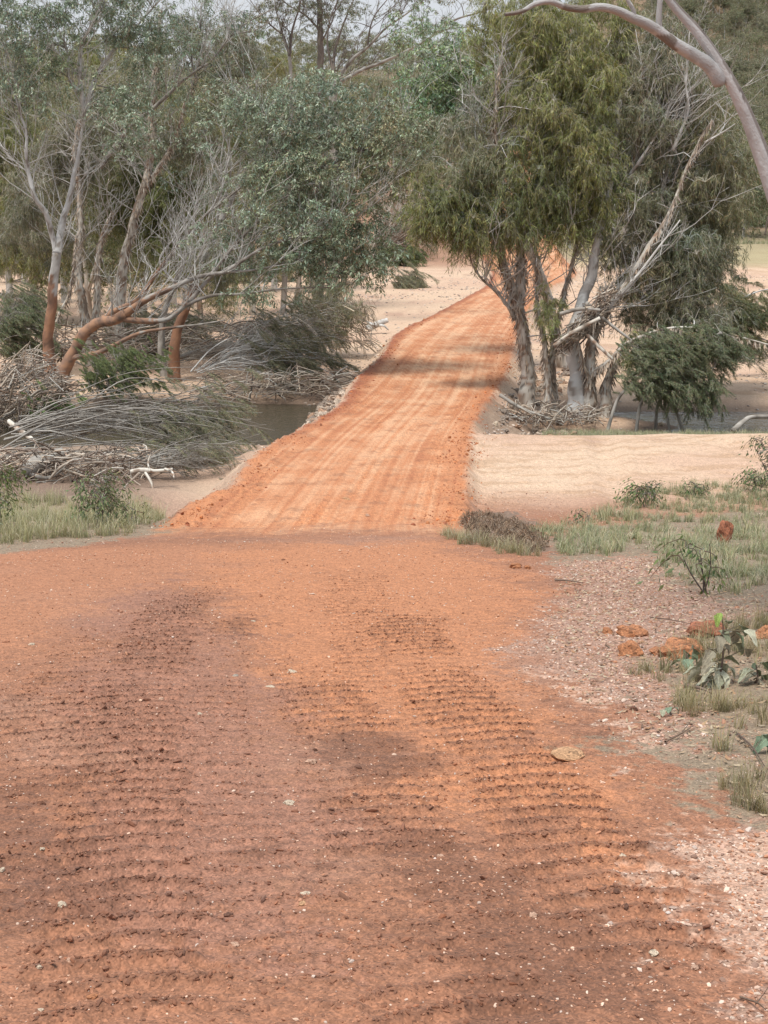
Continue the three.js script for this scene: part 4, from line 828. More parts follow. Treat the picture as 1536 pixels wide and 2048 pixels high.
// ---------------------------------------------------------------- flood-combed shrubs left
function combed(name, label, spec) {      // grey stems all swept one way, foliage at their tips
  seed(spec.seed);
  const base = onGround(...spec.root), o = thing(name, label, 'bush', 'flood combed shrubs', base), main = [], st = new Build(), lists = new Map();
  for (let i = 0; i < spec.n; i++) {
    const t = spec.n > 1 ? i / (spec.n - 1) : 0, from = P(...spec.from(t)).add(V3(gauss() * 0.15, gauss() * 0.08, gauss() * 0.15)), to = P(...spec.to(t, rnd)), wild = rnd() < 0.3 ? 2.2 : 1, mid = from.clone().lerp(to, rr(0.35, 0.6)).add(V3(gauss() * 0.2, rr(-0.1, 1.1) * spec.arch * wild, gauss() * 0.3)); if (wild > 1) to.add(V3(gauss() * 0.6, Math.abs(gauss()) * 0.5, gauss() * 0.5));
    const q1 = from.clone().lerp(mid, 0.5).add(V3(gauss() * 0.06, spec.arch * 0.25 + gauss() * 0.12, gauss() * 0.12));
    const q2 = mid.clone().lerp(to, 0.5).add(V3(gauss() * 0.05, spec.arch * 0.22 + gauss() * 0.12, gauss() * 0.14));
    const pts = smoothLine([from, q1, mid, q2, to], 14), r0 = rr(0.5, 1) * spec.r;
    if (i % 6 === 0 && main.length < 14) { const b = new Build(); b.tube(pts, u => mix(r0 * 1.8, 0.006, u), 6, bark[spec.bark ?? 'grey'], 0.1); main.push(part('stem', b.geometry(true), barkMaterial, o)); } else st.tube(pts, u => mix(r0, 0.004, u), 4, bark[spec.bark ?? 'grey']);
    for (let k = 0; k < spec.side; k++) {
      const u = rr(0.2, 0.98), j = Math.min(12, Math.floor(u * 13)), a = pts[j], dir = pts[j + 1].clone().sub(a).normalize(), L = rr(0.35, 0.9) * (spec.sideLen ?? 1), e = a.clone().addScaledVector(dir.addScaledVector(randomDir(), k % 3 ? 0.45 : 0.9).normalize(), L).add(V3(gauss() * 0.15, gauss() * 0.15 - 0.05, gauss() * 0.25));
      st.tube(smoothLine([a, a.clone().lerp(e, 0.5).add(V3(0, 0.05 * L, gauss() * 0.05)), e], 5), v => mix(r0 * 0.45, 0.003, v), 3, bark[spec.bark ?? 'grey']);
      if (u > (spec.leafFrom ?? 0.6) && rnd() < (spec.leafy ?? 0.8)) {
        const set = S[spec.kind], s = set[Math.floor(rnd() * set.length)];
        if (!lists.has(s)) lists.set(s, []);
        for (let w = 0; w < (spec.plumes ?? 2); w++) lists.get(s).push({ p: a.clone().lerp(e, rr(0.3, 1)).add(V3(0, gauss() * 0.06, gauss() * 0.1)), q: quat((spec.yaw ?? 0) + gauss() * 0.4, 0, (spec.tip ?? -0.45) + gauss() * 0.35), s: rr(0.7, 1.15) * (spec.size ?? 1), c: vary(spec.tint ?? [1, 1, 1], 0.15) });
      }
    }
  }
  part('side_stems', st.geometry(), barkMaterial, o, true);
  for (const [s, l] of lists) copies('foliage', s.g, s.m, l, o, base);
  return o;
}
combed('fallen_shrub', 'large grey stemmed shrub combed flat toward the road in front of the pool', {
  seed: 31, root: [-7.2, 29.5], n: 72, r: 0.019, arch: 0.38, side: 7, kind: 'featherDull', leafFrom: 0.66, leafy: 0.6, plumes: 2, tint: [1.5, 1.45, 1.15], size: 0.75,
  from: t => [10 + 150 * t * t, 915 - 75 * Math.sin(t * 2.6), 29.0 + t * 2], to: (t, r) => { const a = r(); return [330 + 190 * Math.sqrt(r()), 775 + 170 * a + 30 * (1 - a) * r(), 29.5 + 2.2 * (1 - a)]; },
});
combed('fallen_shrub', 'green tipped shrub mass lying against the causeway shoulder behind the pool', {
  seed: 32, root: [-5.2, 42.5], n: 70, r: 0.016, arch: 0.5, side: 7, kind: 'featherDull', leafFrom: 0.55, leafy: 0.5, plumes: 2, tint: [1.8, 1.75, 1.4], size: 0.75, bark: 'white',
  from: t => [390 + 120 * t, 745 - 30 * t, 42.5 + t * 1.5], to: (t, r) => [520 + 200 * r(), 668 + 110 * r(), 42.2 + 2.4 * r()],
});
combed('fallen_shrub', 'dry grey shrub lying in the middle of the left bank under the leaning gum', {
  seed: 33, root: [-6.4, 44], n: 40, r: 0.014, arch: 0.3, side: 5, kind: 'featherDull', leafFrom: 0.5, leafy: 0.5, plumes: 1, tint: [1.62, 1.46, 1.09], size: 0.7,
  from: t => [300 + 120 * t, 730 - 20 * t, 44.5 + t], to: (t, r) => [470 + 230 * r(), 625 + 80 * r(), 45 + 4 * r()],
});
combed('fallen_shrub', 'bright green flattened shrub at the left edge below the gum trunks', {
  seed: 34, root: [-12.6, 44.5], n: 40, r: 0.014, arch: 0.4, side: 6, kind: 'feather', leafFrom: 0.3, leafy: 0.8, plumes: 3, tint: [1.3, 1.25, 1.1], size: 0.65,
  from: t => [-60 + 70 * t, 720 - 90 * t, 44.5 + t * 2], to: (t, r) => [20 + 90 * r(), 600 + 140 * r(), 45 + 2 * r()],
});
combed('fallen_shrub', 'fresh green low shrub sprouting beneath the leaning rusty trunk', {
  seed: 35, root: [-8.9, 42], n: 34, r: 0.010, arch: 0.35, side: 6, kind: 'green', leafFrom: 0.25, leafy: 0.9, plumes: 4, tint: [0.62, 0.54, 0.48], size: 0.55,
  from: t => [170 + 100 * t, 790 - 30 * t, 41.5], to: (t, r) => [170 + 160 * r(), 705 + 70 * r(), 41.2 + r()],
});
combed('fallen_shrub', 'small green shrub half buried in the driftwood heap', {
  seed: 36, root: [-9.6, 37], n: 16, r: 0.008, arch: 0.2, side: 5, kind: 'green', leafFrom: 0.2, leafy: 0.9, plumes: 1, tint: [0.8, 0.9, 0.7], size: 0.7,
  from: t => [75 + 30 * t, 840, 36.5], to: (t, r) => [75 + 50 * r(), 790 + 50 * r(), 36.4 + 0.4 * r()],
});
combed('fallen_shrub', 'dry brushy stems piled along the near left shoulder of the road', {
  seed: 37, root: [-4.9, 28.2], n: 40, r: 0.012, arch: 0.12, side: 5, kind: 'featherDull', leafFrom: 0.6, leafy: 0.25, plumes: 1, tint: [1.88, 1.46, 1.15], size: 0.6, bark: 'grey',
  from: t => [260 + 70 * t, 915 + 20 * t, 28.2], to: (t, r) => [380 + 110 * r(), 880 + 85 * r(), 27.6 + 1.4 * r()],
});
combed('fallen_shrub', 'grey stripped stems lying over the sand at the right edge', {
  seed: 38, root: [10.2, 45], n: 26, r: 0.012, arch: 0.15, side: 5, kind: 'featherDull', leafFrom: 0.8, leafy: 0.2, plumes: 1, tint: [1.62, 1.46, 1.15], size: 0.6, bark: 'grey',
  from: t => [1455 + 20 * t, 715, 45], to: (t, r) => [1520 + 80 * r(), 700 + 50 * r(), 45 + r()],
});
combed('fallen_shrub', 'pale green shrub sprawled at the left edge behind the first flattened one', {
  seed: 42, root: [-12.8, 52], n: 36, r: 0.014, arch: 0.5, side: 6, kind: 'featherDull', leafFrom: 0.3, leafy: 0.8, plumes: 2, tint: [1.56, 1.65, 1.21], size: 0.85,
  from: t => [-40 + 60 * t, 690 - 30 * t, 52 + t * 2], to: (t, r) => [10 + 110 * r(), 575 + 100 * r(), 52 + 3 * r()],
});
combed('fallen_shrub', 'grey green brush below the paperbark trunks on the left sand', {
  seed: 43, root: [-9.4, 50], n: 80, r: 0.013, arch: 0.4, side: 6, kind: 'featherDull', leafFrom: 0.3, leafy: 0.7, plumes: 2, tint: [1.44, 1.46, 1.09], size: 0.75,
  from: t => [150 + 180 * t, 700, 50 + t], to: (t, r) => [200 + 260 * r(), 620 + 75 * r(), 50 + 2 * r()],
});
combed('fallen_shrub', 'grey green brush spreading behind the rusty trunked gum', {
  seed: 44, root: [-4.6, 48], n: 80, r: 0.013, arch: 0.4, side: 6, kind: 'featherDull', leafFrom: 0.45, leafy: 0.4, plumes: 2, tint: [1.9, 1.75, 1.4], size: 0.75, bark: 'white',
  from: t => [430 + 120 * t, 700 - 20 * t, 48 + t], to: (t, r) => [500 + 190 * r(), 610 + 80 * r(), 48 + 2 * r()],
});
combed('fallen_shrub', 'dull bushy scrub on the far edge of the left sand', {
  seed: 45, root: [-18, 96], n: 60, r: 0.02, arch: 0.8, side: 6, sideLen: 1.8, kind: 'featherDull', leafFrom: 0.1, leafy: 0.9, plumes: 2, tint: [1.25, 1.28, 0.98], size: 1.8,
  from: t => [-40 + 560 * t, 562, 97], to: (t, r) => [-30 + 580 * t + 60 * r(), 490 + 60 * r(), 97 + 3 * r()],
});
combed('dry_cane_heap', 'pale straw coloured heap of dry canes on the far bank left of the road', {
  seed: 39, root: [0.4, 128], n: 260, r: 0.06, arch: 1.6, side: 5, sideLen: 2.2, kind: 'featherDull', leafFrom: 0.8, leafy: 0.15, plumes: 1, size: 2, tint: [2.25, 1.95, 1.38], bark: 'paper',
  from: t => [735 + 70 * t, 520, 128 + t * 4], to: (t, r) => [745 + 130 * r(), 400 + 118 * r(), 126 + 8 * r()],
});
combed('fallen_shrub', 'low green bush at the foot of the dry cane heap', {
  seed: 40, root: [0.6, 122], n: 30, r: 0.02, arch: 0.5, side: 6, sideLen: 1.6, kind: 'green', leafFrom: 0.2, leafy: 0.9, plumes: 2, size: 1.6, tint: [0.55, 0.5, 0.5],
  from: t => [750 + 60 * t, 527, 122], to: (t, r) => [760 + 80 * r(), 505 + 18 * r(), 121 + 2 * r()],
});
combed('fallen_shrub', 'small grey bush on the sand left of the road bend', {
  seed: 41, root: [0.9, 96], n: 26, r: 0.015, arch: 0.5, side: 6, sideLen: 1.2, kind: 'featherDull', leafFrom: 0.2, leafy: 0.9, plumes: 1, size: 1.4, tint: [1.50, 1.52, 1.15],
  from: t => [790 + 25 * t, 582, 92], to: (t, r) => [785 + 60 * r(), 548 + 30 * r(), 91 + 2 * r()],
});
// ---------------------------------------------------------------- driftwood
const dead = new THREE.MeshStandardMaterial({ vertexColors: true, roughness: 0.95 });
function log(name, label, pts, r0, r1, tone = 'grey', forks = [], group = 'driftwood') {
  const line = smoothLine(pts, 16), o = thing(name, label, 'driftwood', group, line[0].clone()), b = new Build();
  b.tube(line, t => mix(r0, r1, t), 9, bark[tone], 0.25); part('log', b.geometry(true), dead, o);
  forks.forEach(f => { const c = new Build(), l = smoothLine(f.p, 10); c.tube(l, t => mix(f.r, f.r * 0.3, t), 6, bark[tone], 0.2); part('branch', c.geometry(true), dead, o); });
}
seed(51);
log('log', 'thick grey log lying among twigs at the left edge', [[46, 945, 28.2], [80, 925, 28.3], [128, 908, 28.5]], 0.17, 0.15, 'grey', [{ p: [[60, 950, 28], [100, 955, 28], [140, 925, 28.1]], r: 0.05 }]);
log('broken_root', 'bleached broken root stump with a white branch reaching the sand', [[262, 945, 27.0], [284, 940, 27.0], [310, 942, 27.1], [345, 938, 27.2]], 0.06, 0.025, 'paper', [{ p: [[290, 945, 27], [303, 965, 26.6], [308, 985, 26], [325, 1003, 25.4], [355, 1018, 25]], r: 0.03 }, { p: [[280, 945, 27], [262, 962, 26.6], [248, 975, 26.2]], r: 0.03 }, { p: [[300, 942, 27], [296, 925, 27.1], [302, 905, 27.2]], r: 0.02 }, { p: [[308, 985, 26], [320, 980, 26], [335, 990, 25.8]], r: 0.014 }, { p: [[330, 938, 27.1], [345, 945, 26.9], [348, 955, 26.8]], r: 0.03 }]);
log('branch', 'bleached slanting branch standing in the driftwood heap', [[18, 843, 33], [40, 860, 32.6], [66, 880, 32.2]], 0.06, 0.05, 'paper');
log('branch', 'pale curved stick lying on top of the driftwood heap', [[88, 770, 38], [115, 775, 37.8], [147, 790, 37.6]], 0.05, 0.035, 'white');
log('log', 'forked pale log stranded on the sand by the far road shoulder', [[735, 658, 60], [755, 648, 60], [776, 640, 60]], 0.17, 0.10, 'white', [{ p: [[755, 650, 60], [768, 652, 59.8], [777, 660, 59.6]], r: 0.08 }, { p: [[748, 650, 60], [725, 640, 60.2], [700, 635, 60.4]], r: 0.06 }]);
log('branch', 'long straight pole wedged diagonally in the roadside trunks', [[1172, 605, 37.2], [1210, 640, 37], [1262, 680, 36.8]], 0.06, 0.03, 'grey');
log('branch', 'bleached pole wedged low between the paperbark trunks', [[1108, 692, 36.9], [1140, 668, 36.8], [1200, 636, 36.8]], 0.06, 0.045, 'paper');
log('branch', 'pale broken pole slanting down to the right of the trunks', [[1175, 670, 36.9], [1200, 695, 36.8], [1225, 718, 36.7]], 0.055, 0.04, 'paper');
log('branch', 'dark level pole jammed across the roadside trunks', [[1120, 628, 37], [1160, 618, 36.9], [1200, 620, 36.9]], 0.055, 0.04, 'grey');
log('branch', 'fallen stick at the foot of the roadside trunks', [[1000, 790, 36.3], [1040, 815, 36], [1100, 838, 35.8]], 0.05, 0.03, 'grey');
log('branch', 'bare bent stick standing in water at the right edge', [[1465, 862, 34.5], [1485, 845, 34.6], [1500, 835, 34.7], [1560, 834, 34.8]], 0.07, 0.05, 'grey');
function wrack(name, label, spec) {       // heap of tangled flood twigs
  seed(spec.seed);
  const base = onGround(...spec.root), o = thing(name, label, 'driftwood', 'driftwood', base), b = new Build(), big = new Build();
  for (let i = 0; i < spec.n; i++) {
    const [px, py, d] = spec.at(rnd), c = P(px, py, d), L = rr(0.2, 1) * spec.len, dir = V3((spec.along ?? 0.6) + gauss() * (spec.mess ?? 0.8), spec.slope + gauss() * (spec.mess ?? 0.8) * 0.65, gauss() * 0.9); if (spec.flat) { dir.y *= spec.flat; dir.x += gauss(); } dir.normalize();
    const a = c.clone().addScaledVector(dir, -L / 2), e = c.clone().addScaledVector(dir, L / 2), m = c.clone().add(V3(gauss() * 0.06, gauss() * 0.06 + 0.04, gauss() * 0.06));
    const col = vary(spec.colors[Math.floor(rnd() * spec.colors.length)], 0.25), r = rr(0.004, 0.015) * (spec.thin ?? 1);
    (i % 9 ? b : big).tube(smoothLine([a, m, e], 5), i % 9 ? r : r * 2, 4, col);
  }
  part('twigs', b.geometry(), dead, o, true); part('sticks', big.geometry(), dead, o, true);
}
const DRIFT = [[0.30, 0.25, 0.20], [0.40, 0.34, 0.28], [0.20, 0.15, 0.12], [0.50, 0.44, 0.37], [0.15, 0.11, 0.085]];
wrack('driftwood_heap', 'tall tangled heap of brown flood twigs at the left edge', { seed: 61, root: [-9.8, 37], n: 900, len: 1.1, slope: 0.25, colors: DRIFT, at: r => { const u = r(), v = r(); return [-40 + 180 * u, 850 - (130 * Math.sin(Math.min(1, u * 1.1) * 2.6) + 20) * v, 36 + 2 * r()]; } });
wrack('driftwood_heap', 'low spread of grey flood twigs below the fallen shrub', { seed: 62, root: [-7.2, 28.4], n: 650, len: 0.9, slope: 0.1, colors: DRIFT, at: r => [-30 + 330 * r(), 900 + 90 * r(), 27.6 + 1.6 * r()] });
wrack('driftwood_heap', 'bark and twig wrack hung between the roadside paperbark trunks', { seed: 63, root: [5.4, 37.2], n: 520, len: 0.75, slope: 0.55, colors: DRIFT, at: r => { const u = r(), q = (r() + r() - 1); return [1125 + 95 * u, 690 - 85 * u + q * (18 + 30 * u), 36.9 + 0.9 * r()]; } });
wrack('driftwood_heap', 'dark twig litter at the base of the roadside trunks', { seed: 64, root: [4.2, 36.2], n: 380, len: 0.8, slope: 0.1, mess: 1.1, colors: DRIFT, at: r => [975 + 220 * r(), 842 - 42 * r() * r(), 35.6 + 1.6 * r()] });
wrack('driftwood_heap', 'straw pale flood wrack hanging under the thin paperbark', { seed: 65, root: [-2.4, 50.5], n: 460, len: 1.0, slope: -0.6, colors: [[0.48, 0.42, 0.33], [0.38, 0.31, 0.23], [0.28, 0.22, 0.17]], at: r => [600 + 150 * r(), 610 + 90 * r(), 50 + 1.6 * r()] });
wrack('driftwood_heap', 'scattered grey stems along the sand under the left trees', { seed: 66, root: [-7.0, 47], n: 1100, len: 1.4, slope: 0.05, colors: DRIFT, at: r => [-20 + 640 * r(), 650 + 70 * r(), 46 + 3 * r()] });
wrack('driftwood_heap', 'tangled dark twigs edging the muddy pool', { seed: 67, root: [-4.2, 40.8], n: 360, len: 1.2, slope: 0.05, colors: DRIFT, at: r => [400 + 320 * r(), 745 + 50 * r(), 41 + 1.4 * r()] });
wrack('bark_litter_mound', 'dark mound of raked leaf litter beside the start of the orange fill', { seed: 68, root: [2.0, 19.8], n: 1900, len: 0.14, slope: 0.0, thin: 0.3, mess: 0.35, along: 0.2, flat: 0.12, colors: [[0.19, 0.125, 0.08], [0.12, 0.078, 0.05], [0.25, 0.17, 0.115], [0.32, 0.24, 0.17]], at: r => { const a = r() * 6.28, q = Math.sqrt(r()), px = 1005 + 85 * q * Math.cos(a) + 14 * q * Math.sin(a), py = 1066 + 34 * q * Math.sin(a) + 0.22 * (85 * q * Math.cos(a)), h = hit(px, py); return [px, py - 1.0 * r(), h[1]]; } });

// ---------------------------------------------------------------- the pale gum limb overhead
tree('foreground_gum_tree', 'smooth pale grey gum reaching in from the right, dark bark along its upper side', 'tree', null, {
  seed: 71, base: onGround(3.5, 9),
  stems: [
    stem([onGround(3.5, 9, -0.2), [1740, 950, 9], [1650, 700, 9], [1588, 500, 9], [1556, 400, 9], [1534, 335, 9], [1507, 260, 9], [1476, 195, 9], [1440, 130, 9], [1399, 65, 9], [1346, 0, 9], [1270, -130, 9], [1200, -330, 9]], 0.085, 0.055, { bark: 'limb', sides: 28, steps: 220 }),
    stem([[1440, 165, 9], [1418, 132, 8.97], [1390, 112, 8.95], [1352, 88, 8.9], [1320, 64, 8.85], [1290, 46, 8.8], [1262, 34, 8.75], [1232, 20, 8.7], [1198, 14, 8.65], [1165, 18, 8.6], [1132, 14, 8.55], [1100, 3, 8.5], [1070, 8, 8.48], [1045, 22, 8.46], [1010, 29, 8.44]], 0.046, 0.010, { name: 'limb', bark: 'limbTip', sides: 18, steps: 110 }),
    stem([[1320, 64, 8.85], [1318, 40, 8.84], [1321, 0, 8.84], [1318, -80, 8.84], [1330, -200, 8.84]], 0.018, 0.015, { name: 'limb', bark: 'limbTip', sides: 12, steps: 40 }),
    stem([[1270, 36, 8.76], [1266, 18, 8.75], [1256, 0, 8.74], [1235, -50, 8.7], [1200, -160, 8.7]], 0.013, 0.010, { name: 'limb', bark: 'limbTip', sides: 12, steps: 40 }),
    stem([[1575, 455, 9], [1540, 430, 8.9], [1530, 470, 8.9]], 0.012, 0.004, { name: 'twig', bark: 'dark', sides: 6 }),
  ],
  clumps: [[1750, -900, 420, 260, 9, 1.4, 300, 'euc'], [1350, -1150, 420, 240, 9.4, 1.5, 160, 'euc']],
});
// ---------------------------------------------------------------- woods behind: trees one can tell apart, each with its own trunk and crown
function backTree(name, label, group, px, py, d, top, kind, tint, k, extra = {}) {    // stands at px on the ground at distance d, reaching picture height `top`
  seed(k + 200);
  const x = ray(px, 400)[0] * d, b = onGround(x, d, -0.1), H = (P(px, top, d).y - b.y), lean = gauss() * 0.08 * H;
  const mid = b.clone().add(V3(lean * 0.4, H * 0.45, gauss() * 0.3)), tip = b.clone().add(V3(lean, H * 0.9, gauss() * 0.5));
  const stems = [stem([b, b.clone().lerp(mid, 0.5).add(V3(gauss() * 0.15, 0, 0)), mid, tip], H * 0.016, H * 0.004, { sides: 7, steps: 12, flakes: 0 })];
  for (let i = 0; i < (extra.forks ?? 2); i++) { const q = b.clone().lerp(mid, rr(0.3, 1)), e = q.clone().add(V3(gauss() * H * 0.25, H * rr(0.25, 0.45), gauss() * H * 0.2)); stems.push(stem([q, q.clone().lerp(e, 0.5).add(V3(0, H * 0.03, 0)), e], H * 0.008, H * 0.003, { name: 'limb', sides: 6, steps: 9, flakes: 0 })); }
  const clumps = [], w = (extra.w ?? 0.3) * H / M(d);
  const n = extra.n ?? 46;
  for (let i = 0; i < (extra.lobes ?? 6); i++) { const t = mix(extra.low ?? 0.35, 0.95, (i + rnd()) / (extra.lobes ?? 6)); clumps.push([px + lean / M(d) * t + gauss() * w * 0.7, mix(P2y(b), top, t), w * rr(0.5, 0.8), H * 0.13 / M(d), d, w * M(d) * 0.6, n, kind, { tint, per: extra.per ?? 8, size: extra.size ?? 1.3, spread: 0.034 * H + 0.1 }]); }
  return tree(name, label, 'tree', group, { seed: k + 300, bark: extra.bark ?? 'white', stems, clumps, base: b });
}
function P2y(v) {   // picture height of a point
  const y = v.y - EYE, d = -v.z, yc = (y * CP + d * SP) / (d * CP - y * SP); return 1024 - yc * FOCAL;
}
{
  // left and centre woods beyond the sand
  const spots = [[-60, 66, 40], [10, 72, 60], [60, 64, 120], [120, 78, 60], [170, 62, 170], [230, 84, 70], [280, 66, 160], [340, 74, 110], [395, 62, 190], [440, 82, 120], [500, 70, 170], [545, 88, 125], [590, 76, 170], [40, 96, 90], [150, 100, 85], [260, 104, 95], [370, 98, 110], [480, 108, 120], [610, 112, 130], [690, 150, 175], [740, 156, 150], [800, 150, 130], [700, 165, 105], [560, 140, 100], [830, 162, 90]];
  spots.forEach(([px, d, top], i) => {
    const kind = ['weepDull', 'dull', 'weep'][i % 3], tint = [[1.0, 1.0, 0.85], [1.0, 1.02, 0.85], [0.9, 0.9, 0.8]][i % 3];
    backTree('woodland_tree', 'olive green tree in the woods behind the left bank', 'woods behind the left bank', px, 0, d, top, kind, tint, i, { n: kind === 'dull' ? 110 : 55, per: kind === 'dull' ? 9 : 5, lobes: 7, low: 0.16, w: 0.28, size: d > 90 ? 1.7 : 1.35, forks: 3, bark: i % 2 ? 'white' : 'paper' });
  });
  // trees behind the big weeping tree and along the far right edge of the sand
  const spotsR = [[862, 140, 150], [905, 150, 170], [1140, 140, 160], [1190, 150, 150], [1250, 120, 130], [1330, 130, 140], [1230, 165, 110], [1160, 172, 120]];
  spotsR.forEach(([px, d, top], i) => backTree('woodland_tree', 'dull green tree behind the weeping paperbarks', 'woods behind the weeping paperbarks', px, 0, d, top, i % 2 ? 'dull' : 'fresh', [[0.95, 1, 0.8], [0.85, 0.95, 0.8]][i % 2], 40 + i, { n: 90, lobes: 6, low: 0.42, w: 0.3, size: 1.6, forks: 2 }));
  const edge = [[1410, 205, 330], [1450, 225, 320], [1490, 210, 300], [1530, 230, 330], [1570, 215, 300], [1370, 190, 350], [1430, 250, 260], [1510, 260, 270], [1600, 240, 280]];
  edge.forEach(([px, d, top], i) => backTree('woodland_tree', 'low dark tree along the far edge of the sand at right', 'trees along the far right edge of the sand', px, 0, d, top, 'dull', [[0.9, 1.0, 0.75], [1.2, 1.35, 0.85], [0.8, 0.9, 0.75]][i % 3], 60 + i, { n: 60, lobes: 7, low: 0.12, w: 0.42, size: 3.2, forks: 2 }));
  // the hillside
  seed(90);
  let k = 0;
  const hillTrees = [];
  for (let i = 0; i < 260; i++) { const px = 1300 + 300 * rnd(), d = 255 + 170 * Math.pow(rnd(), 0.9); hillTrees.push([px, d]); }
  for (const [px, d] of hillTrees) {
    const x = ray(px, 400)[0] * d, g = onGround(x, d), H = 8 + (k * 7 % 10) * 0.5, top = P2y(g.clone().add(V3(0, H, 0)));
    backTree('hillside_tree', 'round crowned pale green tree on the wooded hillside at top right', 'trees on the hillside', px, 0, d, top, 'dull', [[1.6, 1.85, 1.15], [2.1, 2.3, 1.45], [1.2, 1.4, 1.0], [1.0, 1.1, 0.9]][k % 4], 500 + k, { n: 40, lobes: 5, low: 0.42, w: 0.34, size: 2.6, forks: 1, per: 8, bark: 'white' });
    k++;
  }
  for (let i = 0; i < 110; i++) {
    const px = -80 + 1250 * ((i + rnd()) / 110), d = 190 + 230 * rnd(), x = ray(px, 400)[0] * d, g = onGround(x, d), H = 8 + 4 * rnd(), top = P2y(g.clone().add(V3(0, H, 0)));
    backTree('ridge_tree', 'grey green tree on the far wooded ridge', 'trees on the far ridge', px, 0, d, top, 'dull', [[1.0, 1.12, 0.95], [0.9, 1.0, 0.9], [1.15, 1.2, 0.9]][i % 3], 800 + i, { n: 30, lobes: 5, low: 0.3, w: 0.36, size: 3.2, forks: 1, per: 7, bark: 'grey' });
  }
}
// ---------------------------------------------------------------- small plants on the verges
const broad = [0, 1].map(() => { seed(400); return { g: eucalyptSpray(12, 0.062, [[0.16, 0.21, 0.075], [0.11, 0.16, 0.06], [0.20, 0.25, 0.11]], 0.2), m: leafMaterial, o: 'free' }; });
S.broad = broad;
function sapling(name, label, px, py, tall, wide, n, tint, k, lean = 0) {
  const [x, d] = hit(px, py), b = onGround(x, d, -0.03), s = tall * M(d), w = wide * M(d);
  seed(k);
  const stems = [];
  for (let i = 0; i < 4; i++) { const e = b.clone().add(V3(lean * s + gauss() * w * 0.5, s * rr(0.7, 1), gauss() * w * 0.4)); stems.push(stem([b.clone().add(V3(gauss() * 0.04, 0, gauss() * 0.04)), b.clone().lerp(e, 0.5).add(V3(gauss() * 0.04, 0.02, 0)), e], 0.009, 0.003, { name: 'stem', sides: 5, steps: 8, bark: 'dark' })); }
  return tree(name, label, 'shrub', 'saplings on the verges', { seed: k + 1, stems, base: b, clumps: [[px + lean * tall * 0.6, py - tall * 0.62, wide * 0.5, tall * 0.4, d, w * 0.45, n, 'broad', { per: 3, spread: 0.07, tint, size: 1 }]] });
}
sapling('sapling', 'leafy green sapling standing in the dry grass on the left verge', 200, 1055, 120, 90, 100, [1, 1, 1], 411);
sapling('sapling', 'small low sapling beside the larger one on the left verge', 262, 1050, 42, 36, 16, [1, 1, 0.9], 413);
sapling('sapling', 'yellow green sapling at the very left edge of the grass', 2, 1060, 150, 50, 60, [1.3, 1.3, 0.8], 415);
sapling('sapling', 'bushy sapling at the back of the right grass by the sand', 1292, 1015, 50, 60, 55, [0.8, 0.9, 0.8], 417);
sapling('sapling', 'thin weedy sapling in the right grass before the sand', 1390, 1000, 45, 40, 22, [0.8, 0.9, 0.8], 419);
sapling('sapling', 'weedy sapling at the right edge in front of the sand', 1510, 985, 45, 50, 30, [0.8, 0.9, 0.8], 421);
sapling('sapling', 'spindly dark seedling between the raked mound and the right grass', 1175, 1045, 26, 12, 6, [0.5, 0.55, 0.5], 423);
sapling('sapling', 'tall thin weed growing from the grass near the rusty stump', 1410, 1190, 130, 60, 16, [0.8, 0.9, 0.7], 425, -0.2);
sapling('sapling', 'dark leafed bush tip hanging in at the right edge above the sand', 1560, 1010, 150, 110, 110, [0.5, 0.55, 0.5], 427);
// big-leafed seedlings: every leaf a piece of its own
function bigLeaf(len, wid, cup) {
  const g = new THREE.PlaneGeometry(1, 1, 4, 7), p = g.attributes.position, ph = rr(0, 9);
  for (let i = 0; i < p.count; i++) {
    const u = p.getX(i) * 2, t = p.getY(i) + 0.5, w = wid * Math.pow(Math.sin(Math.PI * clamp(Math.pow(t, 0.75) * 0.94 + 0.03)), 0.8);
    p.setXYZ(i, u * w * 0.5 * (1 + 0.16 * Math.sin(t * 17 + ph) * Math.abs(u)), -cup * (u * u * 0.25 * w * -1.2) - cup * t * t * len * 0.5 + 0.05 * Math.sin(t * 9 + u * 3 + ph) * Math.abs(u), t * len);
  }
  g.computeVertexNormals(); return g;
}
const leafPrint = noiseTexture(256, (u, v) => { const m = Math.abs(u - 0.5), vein = Math.abs(((v * 7 + m * 5) % 1) - 0.5); let g = 0.80 + 0.14 * (tile(u, v, 9) - 0.5) + 0.2 * (tile(u, v, 40) - 0.5); if (m < 0.02) g += 0.2; else if (vein < 0.05) g += 0.09; const t = tile(u + 0.2, v, 13) + 0.4 * tile(u, v, 37); return t > 1.08 ? [g * 0.72, g * 0.58, g * 0.42] : g; }, true);
const leafTones = [[0.21, 0.225, 0.14], [0.25, 0.22, 0.155], [0.32, 0.33, 0.23], [0.16, 0.20, 0.11], [0.48, 0.47, 0.35], [0.28, 0.40, 0.09], [0.18, 0.25, 0.16]].map(c => c.map(v => v * 1.5)).map(c => new THREE.MeshPhysicalMaterial({ color: new THREE.Color(...c), roughness: 0.8, map: leafPrint, transmission: 0.2, thickness: 0, side: THREE.DoubleSide }));
seed(430);
const leafShapes = [0, 1, 2].map(() => bigLeaf(1, rr(0.62, 0.8), rr(0.3, 0.9)));
